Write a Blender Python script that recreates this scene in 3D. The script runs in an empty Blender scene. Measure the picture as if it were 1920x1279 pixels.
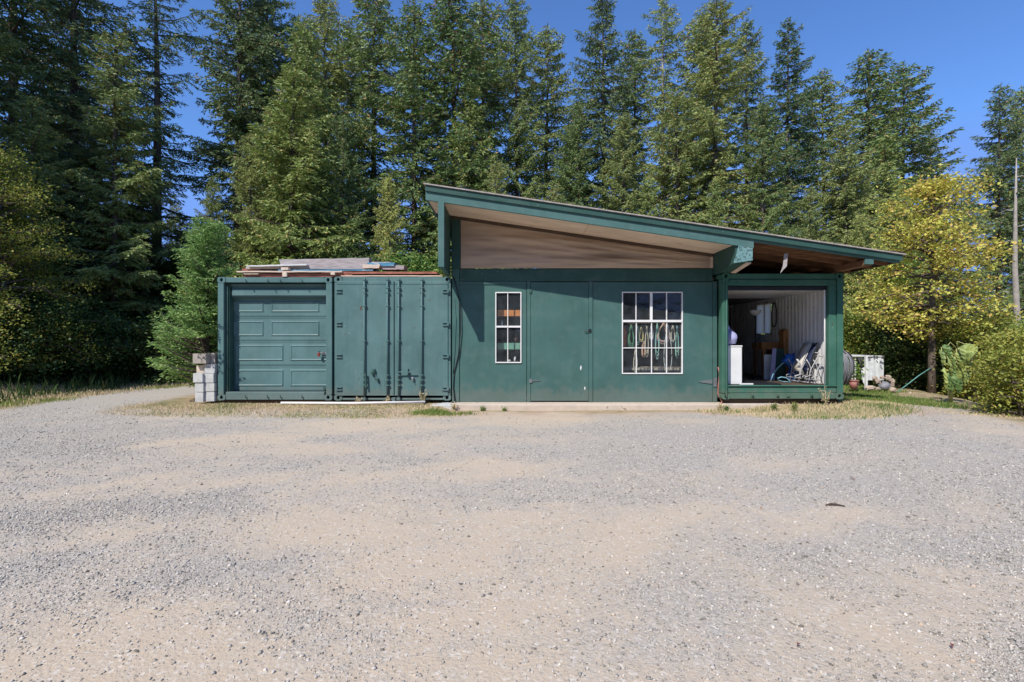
import bpy, math, random
import numpy as np
from mathutils import Vector, Matrix
R_ = math.radians
S = bpy.context.scene
COL = S.collection
# ---------------------------------------------------------------- camera, sky, sun, exposure
EYE = 1.38
FPX = 907.0                       # focal length in photo pixels (photo 1920 wide)
cam_d = bpy.data.cameras.new("camera"); cam = bpy.data.objects.new("camera", cam_d); COL.objects.link(cam)
cam.location = (0, 0, EYE); cam.rotation_euler = (R_(90), 0, 0)
cam_d.sensor_width = 36; cam_d.lens = FPX/1920*36; cam_d.clip_end = 3000; cam_d.clip_start = .05
S.camera = cam
SUN = Vector((.68, 1.05, -1.38)).normalized()      # direction the light travels
EL = math.asin(-SUN.z)
w = bpy.data.worlds.new("World"); S.world = w; w.use_nodes = True
nt = w.node_tree; bg = nt.nodes['Background']
sky = nt.nodes.new('ShaderNodeTexSky'); sky.sky_type = 'NISHITA'; sky.sun_disc = False
sky.sun_elevation = EL; sky.sun_rotation = R_(213); sky.altitude = 200
sky.air_density = 1.0; sky.dust_density = .3; sky.ozone_density = 2.0
vm = nt.nodes.new('ShaderNodeVectorMath'); vm.operation = 'MULTIPLY'; vm.inputs[1].default_value = (.86, 1.22, 1.76); nt.links.new(sky.outputs[0], vm.inputs[0])
vn = nt.nodes.new('ShaderNodeVectorMath'); vn.operation = 'MINIMUM'; vn.inputs[1].default_value = (1.7, 3.3, 8.0); nt.links.new(vm.outputs[0], vn.inputs[0])
nt.links.new(vn.outputs[0], bg.inputs[0]); bg.inputs[1].default_value = .12
sd = bpy.data.lights.new("sun", 'SUN'); sd.energy = 5.0; sd.angle = R_(.53); sd.color = (1, .955, .89)
so = bpy.data.objects.new("sun", sd); COL.objects.link(so); so.rotation_euler = SUN.to_track_quat('-Z', 'Y').to_euler()
so.location = (-20, -30, 40)
S.view_settings.view_transform = 'Standard'; S.view_settings.look = 'None'
S.view_settings.exposure = 0.0; S.view_settings.gamma = 1; S.view_settings.use_curve_mapping = False
S.render.engine = 'CYCLES'
S.cycles.max_bounces = 8; S.cycles.transparent_max_bounces = 12

def P(px, py, Y):
    "photo pixel at depth Y -> world"
    return ((px-960)/FPX*Y, Y, EYE+(639.5-py)/FPX*Y)
def PX(px, Y=10.): return (px-960)/FPX*Y
def PZ(py, Y=10.): return EYE+(639.5-py)/FPX*Y

# ---------------------------------------------------------------- object helpers
def tag(o, label=None, cat=None, group=None, kind=None):
    if label: o['label'] = label
    if cat: o['category'] = cat
    if group: o['group'] = group
    if kind: o['kind'] = kind
    return o
def thing(name, label, cat, loc=(0, 0, 0), group=None):
    o = bpy.data.objects.new(name, None); COL.objects.link(o); o.location = loc; o.empty_display_size = .2
    return tag(o, label, cat, group)
def wloc(o):
    v = Vector((0, 0, 0))
    while o: v = v+o.location; o = o.parent
    return v
class MB:
    def __init__(s): s.v = []; s.f = []; s.sm = []
    def add(s, vs, fs, smooth=False):
        n = len(s.v); s.v += [tuple(v) for v in vs]; s.f += [tuple(i+n for i in f) for f in fs]; s.sm += [smooth]*len(fs); return s
    def box(s, x0, x1, y0, y1, z0, z1):
        if x0 > x1: x0, x1 = x1, x0
        if y0 > y1: y0, y1 = y1, y0
        if z0 > z1: z0, z1 = z1, z0
        v = [(x, y, z) for z in (z0, z1) for y in (y0, y1) for x in (x0, x1)]
        return s.add(v, [(0, 2, 3, 1), (4, 5, 7, 6), (0, 1, 5, 4), (2, 6, 7, 3), (0, 4, 6, 2), (1, 3, 7, 5)])
    def bar(s, a, b, wx, wz, up=(0, 0, 1)):
        "box from a to b with section wx by wz"
        a = Vector(a); b = Vector(b); d = (b-a).normalized(); u = Vector(up)
        if abs(d.dot(u)) > .95: u = Vector((0, 1, 0))
        r = d.cross(u).normalized(); u = r.cross(d).normalized()
        v = []
        for c in (a, b):
            for i, j in ((-1, -1), (1, -1), (1, 1), (-1, 1)): v.append(c+r*i*wx/2+u*j*wz/2)
        return s.add(v, [(0, 1, 2, 3), (7, 6, 5, 4), (0, 4, 5, 1), (1, 5, 6, 2), (2, 6, 7, 3), (3, 7, 4, 0)])
    def tube(s, pts, r, n=8, closed=False, cap=True):
        pts = [Vector(p) for p in pts]; m = len(pts)
        rs = r if isinstance(r, (list, tuple)) else [r]*m
        v = []; ref = None
        for i, p in enumerate(pts):
            if closed: d = pts[(i+1) % m]-pts[i-1]
            else: d = pts[min(i+1, m-1)]-pts[max(i-1, 0)]
            if d.length < 1e-9: d = Vector((0, 0, 1))
            d.normalize()
            if ref is None:
                ref = Vector((0, 0, 1)) if abs(d.z) < .9 else Vector((0, 1, 0))
            a = d.cross(ref)
            if a.length < 1e-4: a = d.cross(Vector((1, .3, 0)))
            a.normalize(); b = d.cross(a); ref = b*-1 if False else a.cross(d)
            for k in range(n):
                t = 2*math.pi*k/n; v.append(p+a*math.cos(t)*rs[i]+b*math.sin(t)*rs[i])
        f = []
        for i in range(m if closed else m-1):
            for k in range(n):
                f.append((i*n+k, i*n+(k+1) % n, ((i+1) % m)*n+(k+1) % n, ((i+1) % m)*n+k))
        if cap and not closed: f.append(tuple(range(n-1, -1, -1))); f.append(tuple((m-1)*n+k for k in range(n)))
        return s.add(v, f, True)
    def prism(s, poly, axis, a, b):
        "extrude a 2D polygon along an axis from a to b"
        n = len(poly); v = []
        for c in (a, b):
            for (p, q) in poly:
                v.append({'x': (c, p, q), 'y': (p, c, q), 'z': (p, q, c)}[axis])
        return s.add(v, [tuple(range(n-1, -1, -1)), tuple(range(n, 2*n))]+[(i, (i+1) % n, n+(i+1) % n, n+i) for i in range(n)])
    def blob(s, c, r, seed=0, jag=.2, n1=8, n2=6):
        rg = random.Random(seed); v = [(c[0], c[1], c[2]-r[2])]
        for j in range(1, n2):
            th = math.pi*j/n2-math.pi/2
            for i in range(n1):
                ph = 2*math.pi*i/n1; k = 1+rg.uniform(-jag, jag)
                v.append((c[0]+r[0]*k*math.cos(th)*math.cos(ph), c[1]+r[1]*k*math.cos(th)*math.sin(ph), c[2]+r[2]*k*math.sin(th)))
        v.append((c[0], c[1], c[2]+r[2])); f = []
        for i in range(n1): f.append((0, 1+(i+1) % n1, 1+i)); f.append((len(v)-1, 1+(n2-2)*n1+i, 1+(n2-2)*n1+(i+1) % n1))
        for j in range(n2-2):
            for i in range(n1):
                a = 1+j*n1+i; b = 1+j*n1+(i+1) % n1; f.append((a, b, b+n1, a+n1))
        return s.add(v, f, True)
    def build(s, name, mat, parent=None, bevel=0, smooth=None):
        me = bpy.data.meshes.new(name); off = wloc(parent) if parent else Vector((0, 0, 0))
        if parent is None and s.v:      # origin at the middle of the base
            a = np.array(s.v); off = Vector(((a[:, 0].min()+a[:, 0].max())/2, (a[:, 1].min()+a[:, 1].max())/2, a[:, 2].min()))
        me.from_pydata([tuple(Vector(v)-off) for v in s.v], [], s.f)
        me.polygons.foreach_set('use_smooth', s.sm if smooth is None else [smooth]*len(s.f))
        me.materials.append(mat); me.update()
        o = bpy.data.objects.new(name, me); COL.objects.link(o)
        if parent: o.parent = parent
        else: o.location = off
        if bevel:
            m = o.modifiers.new('bevel', 'BEVEL'); m.width = bevel; m.segments = 2; m.limit_method = 'ANGLE'
        return o
def np_mesh(name, V, k, mat, parent=None, loc=None, smooth=False):
    "V: (n*k,3) vertices, faces of k consecutive vertices"
    n = len(V)//k; me = bpy.data.meshes.new(name)
    me.vertices.add(len(V)); me.vertices.foreach_set('co', np.ascontiguousarray(V, dtype=np.float32).ravel())
    me.loops.add(n*k); me.loops.foreach_set('vertex_index', np.arange(n*k, dtype=np.int32))
    me.polygons.add(n); me.polygons.foreach_set('loop_start', np.arange(0, n*k, k, dtype=np.int32))
    me.polygons.foreach_set('use_smooth', np.full(n, smooth)); me.materials.append(mat); me.update(calc_edges=True)
    o = bpy.data.objects.new(name, me); COL.objects.link(o)
    if parent: o.parent = parent
    if loc: o.location = loc
    return o
def copy_tree(o, parent=None):
    c = o.copy(); COL.objects.link(c); c.parent = parent
    for ch in o.children: copy_tree(ch, c)
    return c

# ---------------------------------------------------------------- materials
def newmat(name):
    m = bpy.data.materials.new(name); m.use_nodes = True; nt = m.node_tree
    return m, nt, nt.nodes['Principled BSDF'], nt.nodes.new, nt.links.new
def ramp(N, L, src, stops):
    r = N('ShaderNodeValToRGB'); L(src, r.inputs[0]); e = r.color_ramp.elements
    while len(e) > 1: e.remove(e[-1])
    e[0].position = stops[0][0]; c = stops[0][1]; e[0].color = (c, c, c, 1) if isinstance(c, (int, float)) else (*c, 1)
    for p, c in stops[1:]:
        x = e.new(p); x.color = (c, c, c, 1) if isinstance(c, (int, float)) else (*c, 1)
    return r.outputs[0]
def noise(N, L, vec, scale, detail=4, dist=0, rough=.55):
    n = N('ShaderNodeTexNoise'); n.inputs['Scale'].default_value = scale; n.inputs['Detail'].default_value = detail
    n.inputs['Distortion'].default_value = dist; n.inputs['Roughness'].default_value = rough
    if vec is not None: L(vec, n.inputs['Vector'])
    return n.outputs['Fac']
def mapping(N, L, vec, scale=(1, 1, 1), loc=(0, 0, 0)):
    m = N('ShaderNodeMapping'); m.inputs['Scale'].default_value = scale; m.inputs['Location'].default_value = loc; L(vec, m.inputs[0]); return m.outputs[0]
def mix(N, L, f, a, b, mode='MIX'):
    m = N('ShaderNodeMix'); m.data_type = 'RGBA'; m.blend_type = mode
    for s, i in ((f, 0), (a, 6), (b, 7)):
        if isinstance(s, (int, float)): m.inputs[i].default_value = s if i == 0 else (s, s, s, 1)
        elif isinstance(s, tuple): m.inputs[i].default_value = (*s, 1)
        else: L(s, m.inputs[i])
    return m.outputs[2]
def bump(N, L, h, strength, dist=.01, nrm=None):
    b = N('ShaderNodeBump'); b.inputs['Strength'].default_value = strength; b.inputs['Distance'].default_value = dist; L(h, b.inputs['Height'])
    if nrm is not None: L(nrm, b.inputs['Normal'])
    return b.outputs[0]
def geo_pos(N): return N('ShaderNodeNewGeometry').outputs['Position']

def plain(name, c, rough=.6, var=.25, scale=6, metal=0, bmp=.15, bscale=60, stretch=(1, 1, 1), c2=None, spots=None):
    m, nt, B, N, L = newmat(name)
    pos = mapping(N, L, geo_pos(N), stretch)
    n = noise(N, L, pos, scale, 6)
    f = ramp(N, L, n, [(.3, 0), (.7, 1)])
    dk = tuple(x*(1-var) for x in c); lt = tuple(min(1, x*(1+var)) for x in c) if c2 is None else c2
    col = mix(N, L, f, dk, lt)
    if spots:
        n2 = noise(N, L, pos, spots[1], 5, .5); f2 = ramp(N, L, n2, [(spots[2], 0), (spots[2]+.04, 1)])
        col = mix(N, L, f2, col, spots[0])
    L(col, B.inputs['Base Color']); B.inputs['Roughness'].default_value = rough; B.inputs['Metallic'].default_value = metal
    if bmp: L(bump(N, L, noise(N, L, pos, bscale, 4), bmp, .004), B.inputs['Normal'])
    return m
def painted(name, c, rough=.48, grime=.35, chip=(.3, .36, .34), chip_t=.69, wood=False, rust=None):
    "aged paint on steel or plywood: patches of fading, rain streaks, chips"
    m, nt, B, N, L = newmat(name)
    pos = geo_pos(N)
    big = noise(N, L, pos, 1.3, 5, .4)
    col = mix(N, L, ramp(N, L, big, [(.3, 0), (.72, 1)]), tuple(x*.86 for x in c), tuple(x*1.16+.006 for x in c))
    st = noise(N, L, mapping(N, L, pos, (14, 14, .7)), 1.0, 4)
    col = mix(N, L, ramp(N, L, st, [(.5, 0), (.8, grime)]), col, tuple(x*.62+.02 for x in c))
    fade = noise(N, L, mapping(N, L, pos, (1, 1, 1), (5, 2, 9)), 3.5, 6, .2)
    col = mix(N, L, ramp(N, L, fade, [(.5, 0), (.75, .3)]), col, tuple(x*.8+.1 for x in c))
    ch = noise(N, L, pos, 24, 4, .3); col = mix(N, L, ramp(N, L, ch, [(chip_t, 0), (chip_t+.03, .7)]), col, chip)
    if rust:
        rn = noise(N, L, mapping(N, L, pos, (1, 1, 1), (1, 7, 3)), 7, 7, .6); col = mix(N, L, ramp(N, L, rn, [(rust, 0), (rust+.05, .75)]), col, (.1, .045, .02))
    # dust splashed up from the ground
    sep = N('ShaderNodeSeparateXYZ'); L(pos, sep.inputs[0])
    ad = N('ShaderNodeMath'); ad.operation = 'MULTIPLY_ADD'; L(noise(N, L, pos, 5, 4), ad.inputs[0]); ad.inputs[1].default_value = -.6; L(sep.outputs[2], ad.inputs[2])
    col = mix(N, L, ramp(N, L, ad.outputs[0], [(0, .28), (.16, 0)]), col, (.22, .19, .15))
    L(col, B.inputs['Base Color'])
    L(ramp(N, L, big, [(.3, rough-.08), (.7, rough+.15)]), B.inputs['Roughness']); B.inputs['Specular IOR Level'].default_value = .22
    h = noise(N, L, mapping(N, L, pos, (2, 2, .25) if not wood else (18, 18, 1.2)), 3 if not wood else 6, 5)
    b1 = bump(N, L, h, .45 if not wood else .35, .03 if not wood else .004)
    L(bump(N, L, noise(N, L, pos, 160, 3), .12, .002, b1), B.inputs['Normal'])
    return m
def leafmat(name, c1, c2, c3=None, rough=.55, trans=.17, f3=.15):
    m, nt, B, N, L = newmat(name)
    g = N('ShaderNodeNewGeometry'); oi = N('ShaderNodeObjectInfo')
    col = mix(N, L, g.outputs['Random Per Island'], c1, c2)
    big = noise(N, L, g.outputs['Position'], .9, 3)
    col = mix(N, L, ramp(N, L, big, [(.35, 0), (.65, .55)]), col, c2)
    hs = N('ShaderNodeHueSaturation'); L(col, hs.inputs['Color'])
    mr = N('ShaderNodeMapRange'); L(oi.outputs['Random'], mr.inputs[0]); mr.inputs[3].default_value = .475; mr.inputs[4].default_value = .525; L(mr.outputs[0], hs.inputs['Hue'])
    mr2 = N('ShaderNodeMapRange'); L(oi.outputs['Random'], mr2.inputs[0]); mr2.inputs[3].default_value = 1.2; mr2.inputs[4].default_value = .8; L(mr2.outputs[0], hs.inputs['Value'])
    col = hs.outputs[0]
    if c3:
        r3 = N('ShaderNodeMath'); r3.operation = 'FRACT'; mu = N('ShaderNodeMath'); mu.operation = 'MULTIPLY'; mu.inputs[1].default_value = 37.7
        L(g.outputs['Random Per Island'], mu.inputs[0]); L(mu.outputs[0], r3.inputs[0])
        col = mix(N, L, ramp(N, L, r3.outputs[0], [(1-f3-.01, 0), (1-f3, 1)]), col, c3)
    L(col, B.inputs['Base Color']); B.inputs['Roughness'].default_value = rough; B.inputs['Specular IOR Level'].default_value = .35
    T = N('ShaderNodeBsdfTranslucent'); L(col, T.inputs[0]); M = N('ShaderNodeMixShader'); M.inputs[0].default_value = trans
    L(B.outputs[0], M.inputs[1]); L(T.outputs[0], M.inputs[2]); L(M.outputs[0], nt.nodes['Material Output'].inputs[0])
    return m
def island(name, stops, rough=.8, nsc=0):
    "colour picked per stone / blade"
    m, nt, B, N, L = newmat(name); g = N('ShaderNodeNewGeometry')
    col = ramp(N, L, g.outputs['Random Per Island'], stops)
    L(col, B.inputs['Base Color']); B.inputs['Roughness'].default_value = rough
    if nsc: L(bump(N, L, noise(N, L, g.outputs['Position'], nsc, 4), .5, .004), B.inputs['Normal'])
    return m
M = {}
M['cgreen'] = painted('container_paint', (.092, .178, .175), rust=.665)
M['cdoor'] = painted('roll_door_paint', (.1, .188, .187), grime=.15, chip_t=.74)
M['wgreen'] = painted('plywood_paint', (.055, .13, .117), wood=True, rough=.6, chip_t=.73)
M['rgreen'] = painted('right_container_paint', (.05, .15, .105), rust=.68)
M['fascia'] = painted('fascia_paint', (.075, .162, .15), wood=True, rough=.6, grime=.5, chip=(.07, .11, .1), chip_t=.64)
M['peel'] = painted('peeling_beam_paint', (.16, .3, .29), wood=True, chip=(.04, .06, .055), chip_t=.53)
M['dgreen'] = painted('dark_and_shade_green_paint', (.035, .09, .075), wood=True)  # dark green; header beam and drip board wear it as painted eave shade
M['beam'] = plain('dark_stained_wood', (.09, .06, .04), .8, .4, 3, stretch=(1, 6, 6))
M['rafter'] = plain('brown_rafter', (.2, .1, .05), .85, .4, 4, stretch=(1, 8, 8))
M['soffit'] = plain('soffit_plywood', (.76, .6, .46), .8, .14, 2.2, spots=((.3, .22, .15), 3, .66), stretch=(.6, 3, 1))
M['tarp'] = plain('brown_tarp', (.44, .33, .24), .5, .22, 1.8, bmp=.25, bscale=6, stretch=(.4, 1, 2.5))
M['roof'] = plain('roofing_felt', (.36, .32, .29), .85, .25, 8)
M['deck'] = plain('roof_deck_wood', (.13, .07, .04), .85, .4, 3, stretch=(8, 1, 1))
M['white'] = plain('white_vinyl', (.78, .78, .76), .4, .06, 3, bmp=.03)
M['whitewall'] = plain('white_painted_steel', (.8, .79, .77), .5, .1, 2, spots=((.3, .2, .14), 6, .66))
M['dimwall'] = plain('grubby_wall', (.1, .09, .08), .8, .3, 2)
M['concrete'] = plain('concrete', (.56, .47, .38), .85, .12, 5, bmp=.5, bscale=90, spots=((.3, .24, .19), 5, .63))
M['block'] = plain('concrete_block', (.52, .52, .5), .9, .14, 9, bmp=.7, bscale=120)
M['oldblock'] = plain('weathered_block', (.36, .32, .27), .9, .22, 9, bmp=.7, bscale=120)
M['sand'] = plain('sandstone_block', (.6, .5, .4), .9, .15, 9, bmp=.5)
M['black'] = plain('black_rubber', (.012, .013, .015), .5, .2)
M['steel'] = plain('galvanised_steel', (.3, .32, .33), .45, .3, 12, metal=.7)
M['pipe'] = plain('white_pipe', (.82, .78, .74), .4, .06, 8)
M['red'] = plain('red_plastic', (.25, .03, .025), .45, .2)
M['hose_red'] = plain('faded_red_hose', (.3, .12, .1), .6, .3)
M['grey_wood'] = plain('weathered_plank', (.36, .32, .31), .85, .35, 5, stretch=(1, 5, 14))
M['tan_wood'] = plain('bleached_plank', (.62, .5, .4), .85, .25, 5, stretch=(1, 5, 14))
M['red_wood'] = plain('rusty_red_sheet', (.33, .12, .08), .8, .4, 5, stretch=(1, 3, 5))
M['blue_sheet'] = plain('blue_sheet', (.06, .22, .34), .6, .3, 4, stretch=(1, 3, 6), spots=((.5, .5, .5), 4, .6))
M['pale_sheet'] = plain('pale_sheet', (.66, .68, .68), .7, .2, 6)
M['bark'] = plain('conifer_bark', (.13, .1, .08), .9, .45, 5, bmp=.9, bscale=25, stretch=(3, 3, .6))
M['palebark'] = plain('pale_bark', (.42, .38, .34), .9, .35, 4, bmp=.6, bscale=25, spots=((.08, .07, .06), 5, .55))
M['needle'] = leafmat('conifer_needles', (.1, .175, .055), (.32, .39, .125), (.44, .3, .14), f3=.06)
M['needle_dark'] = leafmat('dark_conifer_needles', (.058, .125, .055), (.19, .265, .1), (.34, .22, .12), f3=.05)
M['needle_gold'] = leafmat('yellowish_conifer_needles', (.15, .225, .06), (.4, .46, .135), (.5, .38, .14), f3=.08)
M['needle_young'] = leafmat('young_fir_needles', (.09, .21, .055), (.26, .42, .12), (.42, .52, .2), f3=.12, trans=.3)
M['cone'] = island('cones', [(0, (.12, .055, .03)), (1, (.26, .13, .08))], .85)
M['maple'] = leafmat('maple_leaves', (.32, .42, .07), (.7, .66, .14), (.72, .5, .14), f3=.2, trans=.35)
M['yellowgreen'] = leafmat('yellow_green_leaves', (.16, .22, .04), (.38, .41, .08), (.52, .42, .1), f3=.12, trans=.35)
M['leafgreen'] = leafmat('green_leaves', (.1, .2, .04), (.28, .4, .08), (.4, .42, .1), f3=.1, trans=.35)
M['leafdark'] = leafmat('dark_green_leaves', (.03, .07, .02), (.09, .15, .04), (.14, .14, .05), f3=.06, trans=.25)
# ---------------------------------------------------------------- ground
def sstep(x, a, b):
    t = np.clip((x-a)/(b-a), 0, 1); return t*t*(3-2*t)
def vnoise(x, y, sc, seed=0):
    "cheap smooth noise from a few sines"
    r = np.random.RandomState(seed); o = 0
    for k in range(6):
        a = r.uniform(0, 2*np.pi); f = sc*r.uniform(.6, 1.9); o = o+np.sin((x*np.cos(a)+y*np.sin(a))*f+r.uniform(0, 6))
    return o/6
def gravelness(x, y):
    "1 where crushed stone lies, 0 where the tan dirt shows through; patches stretched along the wheel tracks"
    u, v = x*.86+y*.5, y*.9-x*.28
    wx = u+.5*vnoise(u, v, 1.1, 201)+.2*vnoise(u, v, 3.3, 202); wy = v+.35*vnoise(u, v, 1.3, 203)+.15*vnoise(u, v, 4.1, 204)
    f = .9*vnoise(wx*.5, wy*1.1, .9, 205)+.6*vnoise(wx*.6, wy*1.3, 2.3, 206)+.42*vnoise(wx*.7, wy*1.3, 5.5, 207)+.28*vnoise(wx*.8, wy*1.2, 12, 208)
    f = f+.055*(np.abs(x)-3)*(y < 30)-.25*sstep(y, 7, 9.2)*(1-sstep(np.abs(x), 6, 9))+.3*sstep(-x, 6.5, 8.5)+.12*sstep(x, 2, 5)
    return np.clip((f+.62)/.95, 0, 1)
def bank_d(x, y):
    "distance to the right of the edge where the yard drops away"
    return ((x-8.6)*5.4-(y-8.0)*2.2)/5.83
def hgt(x, y):
    x = np.asarray(x, float); y = np.asarray(y, float)
    h = .09*sstep(y, 8.6, 9.85)*(1-sstep(np.abs(x+.2), 7.3, 9.5))*(1-sstep(y, 11, 16))*(1-sstep(x, -1.5, -1.1)*(1-sstep(x, 4.5, 5.2))*(1-sstep(y, 9.7, 9.9)))
    h = h+.012*vnoise(x, y, 1.7, 1)+.02*vnoise(x, y, .5, 2)
    d = bank_d(x, y)+.25*vnoise(x, y, 1.2, 3)
    h = h-2.2*sstep(d, .15, 6)-0.*d
    h = h+.5*sstep(-x, 11.2, 15)*sstep(y, 3, 8)+.1*vnoise(x, y, .9, 4)*sstep(-x, 10.8, 12)
    far = np.sqrt(x*x+y*y); h = h*(1-sstep(far, 60, 120))
    return h
def H1(x, y): return float(hgt(x, y))
def axis(segs):
    o = []
    for a, b, st in segs: o += list(np.arange(a, b, st))
    return np.array(o+[segs[-1][1]])
gx = axis([(-900, -100, 80), (-100, -30, 7), (-30, -13, .6), (-13, 13, .12), (13, 30, .6), (30, 100, 7), (100, 900, 80)])
gy = axis([(-300, -20, 40), (-20, .5, 2), (.5, 17, .12), (17, 36, .7), (36, 100, 8), (100, 1200, 90)])
XX, YY = np.meshgrid(gx, gy); ZZ = hgt(XX, YY)
me = bpy.data.meshes.new('ground'); nxg, nyg = len(gx), len(gy)
V = np.stack([XX.ravel(), YY.ravel(), ZZ.ravel()], 1)
idx = np.arange(nxg*nyg).reshape(nyg, nxg)
F = np.stack([idx[:-1, :-1].ravel(), idx[:-1, 1:].ravel(), idx[1:, 1:].ravel(), idx[1:, :-1].ravel()], 1).astype(np.int32)
me.vertices.add(len(V)); me.vertices.foreach_set('co', V.astype(np.float32).ravel())
me.loops.add(F.size); me.loops.foreach_set('vertex_index', F.ravel())
me.polygons.add(len(F)); me.polygons.foreach_set('loop_start', np.arange(0, F.size, 4, dtype=np.int32)); me.polygons.foreach_set('use_smooth', np.ones(len(F), bool))
me.update(calc_edges=True)
x, y = V[:, 0], V[:, 1]; wob = .35*vnoise(x, y, 1.6, 8)+.15*vnoise(x, y, 5, 9)
soil = sstep(-x+wob, 10.2, 10.6)*sstep(y, -3, 0)                     # verge and wood on the left
soil = np.maximum(soil, sstep(y+wob, 16.5, 17.5)*(1-sstep(-x, 6, 7)*(1-sstep(-x, 10, 11))))
soil = np.maximum(soil, sstep(bank_d(x, y)+wob*.5, -.4, 0))
soil = np.maximum(soil, sstep(y+wob*.6-.0*x, 9.2, 9.5)*sstep(x+wob, -7.9, -7.4)*(1-sstep(x, 7.6, 8.1)))
soil = np.maximum(soil, sstep(y+wob*.6, 9.9, 10.6)*sstep(x, 6.5, 7.5))
red = sstep(y+wob*.5, 8.6, 9.3)*(1-sstep(np.abs(x-.5), 6.8, 9))*(1-sstep(y, 12, 14))
ca = me.color_attributes.new('zone', 'FLOAT_COLOR', 'POINT')
ca.data.foreach_set('color', np.stack([soil, red, gravelness(x, y), np.ones_like(x)], 1).astype(np.float32).ravel())
ground = bpy.data.objects.new('ground', me); COL.objects.link(ground); tag(ground, 'pale grey gravel yard with tan dirt patches worn through', None, None, 'structure')
def ground_material():
    m, nt, B, N, L = newmat('gravel_and_dirt')
    pos = geo_pos(N); at = N('ShaderNodeAttribute'); at.attribute_name = 'zone'; sp = N('ShaderNodeSeparateColor'); L(at.outputs['Color'], sp.inputs[0])
    # crushed stone: cells at three sizes
    def cells(sc):
        v = N('ShaderNodeTexVoronoi'); v.inputs['Scale'].default_value = sc; L(pos, v.inputs['Vector']); s = N('ShaderNodeSeparateColor'); L(v.outputs['Color'], s.inputs[0]); return v.outputs['Distance'], s.outputs[0], s.outputs[1]
    d1, r1, q1 = cells(62); d2, r2, q2 = cells(135); d3, r3, q3 = cells(26)
    st = [(0, (.1, .09, .08)), (.12, (.26, .24, .21)), (.5, (.42, .385, .335)), (.85, (.56, .51, .435)), (1, (.78, .72, .63))]
    g1 = ramp(N, L, r1, st); g2 = ramp(N, L, r2, st)
    grav = mix(N, L, ramp(N, L, q1, [(.45, 0), (.5, 1)]), g2, g1)
    grav = mix(N, L, ramp(N, L, q3, [(.9, 0), (.91, .6)]), grav, ramp(N, L, r3, st))
    tint = noise(N, L, pos, .6, 4); grav = mix(N, L, .5, grav, mix(N, L, ramp(N, L, tint, [(.35, 0), (.65, 1)]), (.46, .405, .335), (.405, .39, .36)), 'MIX')
    # dirt worn through, in long patches along the wheel tracks
    fine = noise(N, L, pos, 90, 4)
    dirt = mix(N, L, fine, (.46, .365, .255), (.62, .495, .36))
    dirt = mix(N, L, ramp(N, L, r1, [(.9, 0), (.92, .5)]), dirt, g1)
    dirt = mix(N, L, ramp(N, L, noise(N, L, pos, 7, 6), [(.42, 0), (.7, .5)]), dirt, (.53, .45, .35))
    speck = noise(N, L, pos, 30, 5)
    a = N('ShaderNodeMath'); a.operation = 'MULTIPLY_ADD'; L(speck, a.inputs[0]); a.inputs[1].default_value = 1.5; L(sp.outputs[2], a.inputs[2])
    a2 = N('ShaderNodeMath'); a2.operation = 'MULTIPLY_ADD'; L(noise(N, L, pos, 6, 6), a2.inputs[0]); a2.inputs[1].default_value = .9; L(a.outputs[0], a2.inputs[2])
    dm = ramp(N, L, a2.outputs[0], [(.4, .92), (1, 0)]); dmr = dm.node; dmr.inputs[0].links[0]
    mrn = N('ShaderNodeMapRange'); L(a2.outputs[0], mrn.inputs[0]); mrn.inputs[1].default_value = 1.25; mrn.inputs[2].default_value = 2.15; mrn.inputs[3].default_value = .92; mrn.inputs[4].default_value = .06; dm = mrn.outputs[0]
    col = mix(N, L, dm, grav, dirt)
    redd = mix(N, L, fine, (.34, .23, .17), (.5, .37, .285))
    rr = N('ShaderNodeMath'); rr.operation = 'MULTIPLY'; L(sp.outputs[1], rr.inputs[0]); L(ramp(N, L, noise(N, L, pos, 1.5, 5), [(.4, .1), (.6, .8)]), rr.inputs[1])
    col = mix(N, L, rr.outputs[0], col, redd)
    # soil, dry thatch
    so = mix(N, L, noise(N, L, pos, 14, 6), (.22, .16, .1), (.58, .44, .28))
    so = mix(N, L, ramp(N, L, noise(N, L, pos, 2.3, 5), [(.45, 0), (.65, .7)]), so, (.12, .16, .05))
    col = mix(N, L, sp.outputs[0], col, so)
    L(col, B.inputs['Base Color']); B.inputs['Roughness'].default_value = .92; B.inputs['Specular IOR Level'].default_value = .2
    inv = N('ShaderNodeMath'); inv.operation = 'SUBTRACT'; inv.inputs[0].default_value = 1; L(dm, inv.inputs[1])
    hh = N('ShaderNodeMath'); hh.operation = 'MULTIPLY'; L(mix(N, L, .5, ramp(N, L, d1, [(0, 1), (.6, 0)]), ramp(N, L, d2, [(0, 1), (.6, 0)])), hh.inputs[0]); L(inv.outputs[0], hh.inputs[1])
    b1 = bump(N, L, hh.outputs[0], .75, .008)
    L(bump(N, L, noise(N, L, pos, 55, 5), .6, .012, b1), B.inputs['Normal'])
    return m
me.materials.append(ground_material())
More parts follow.
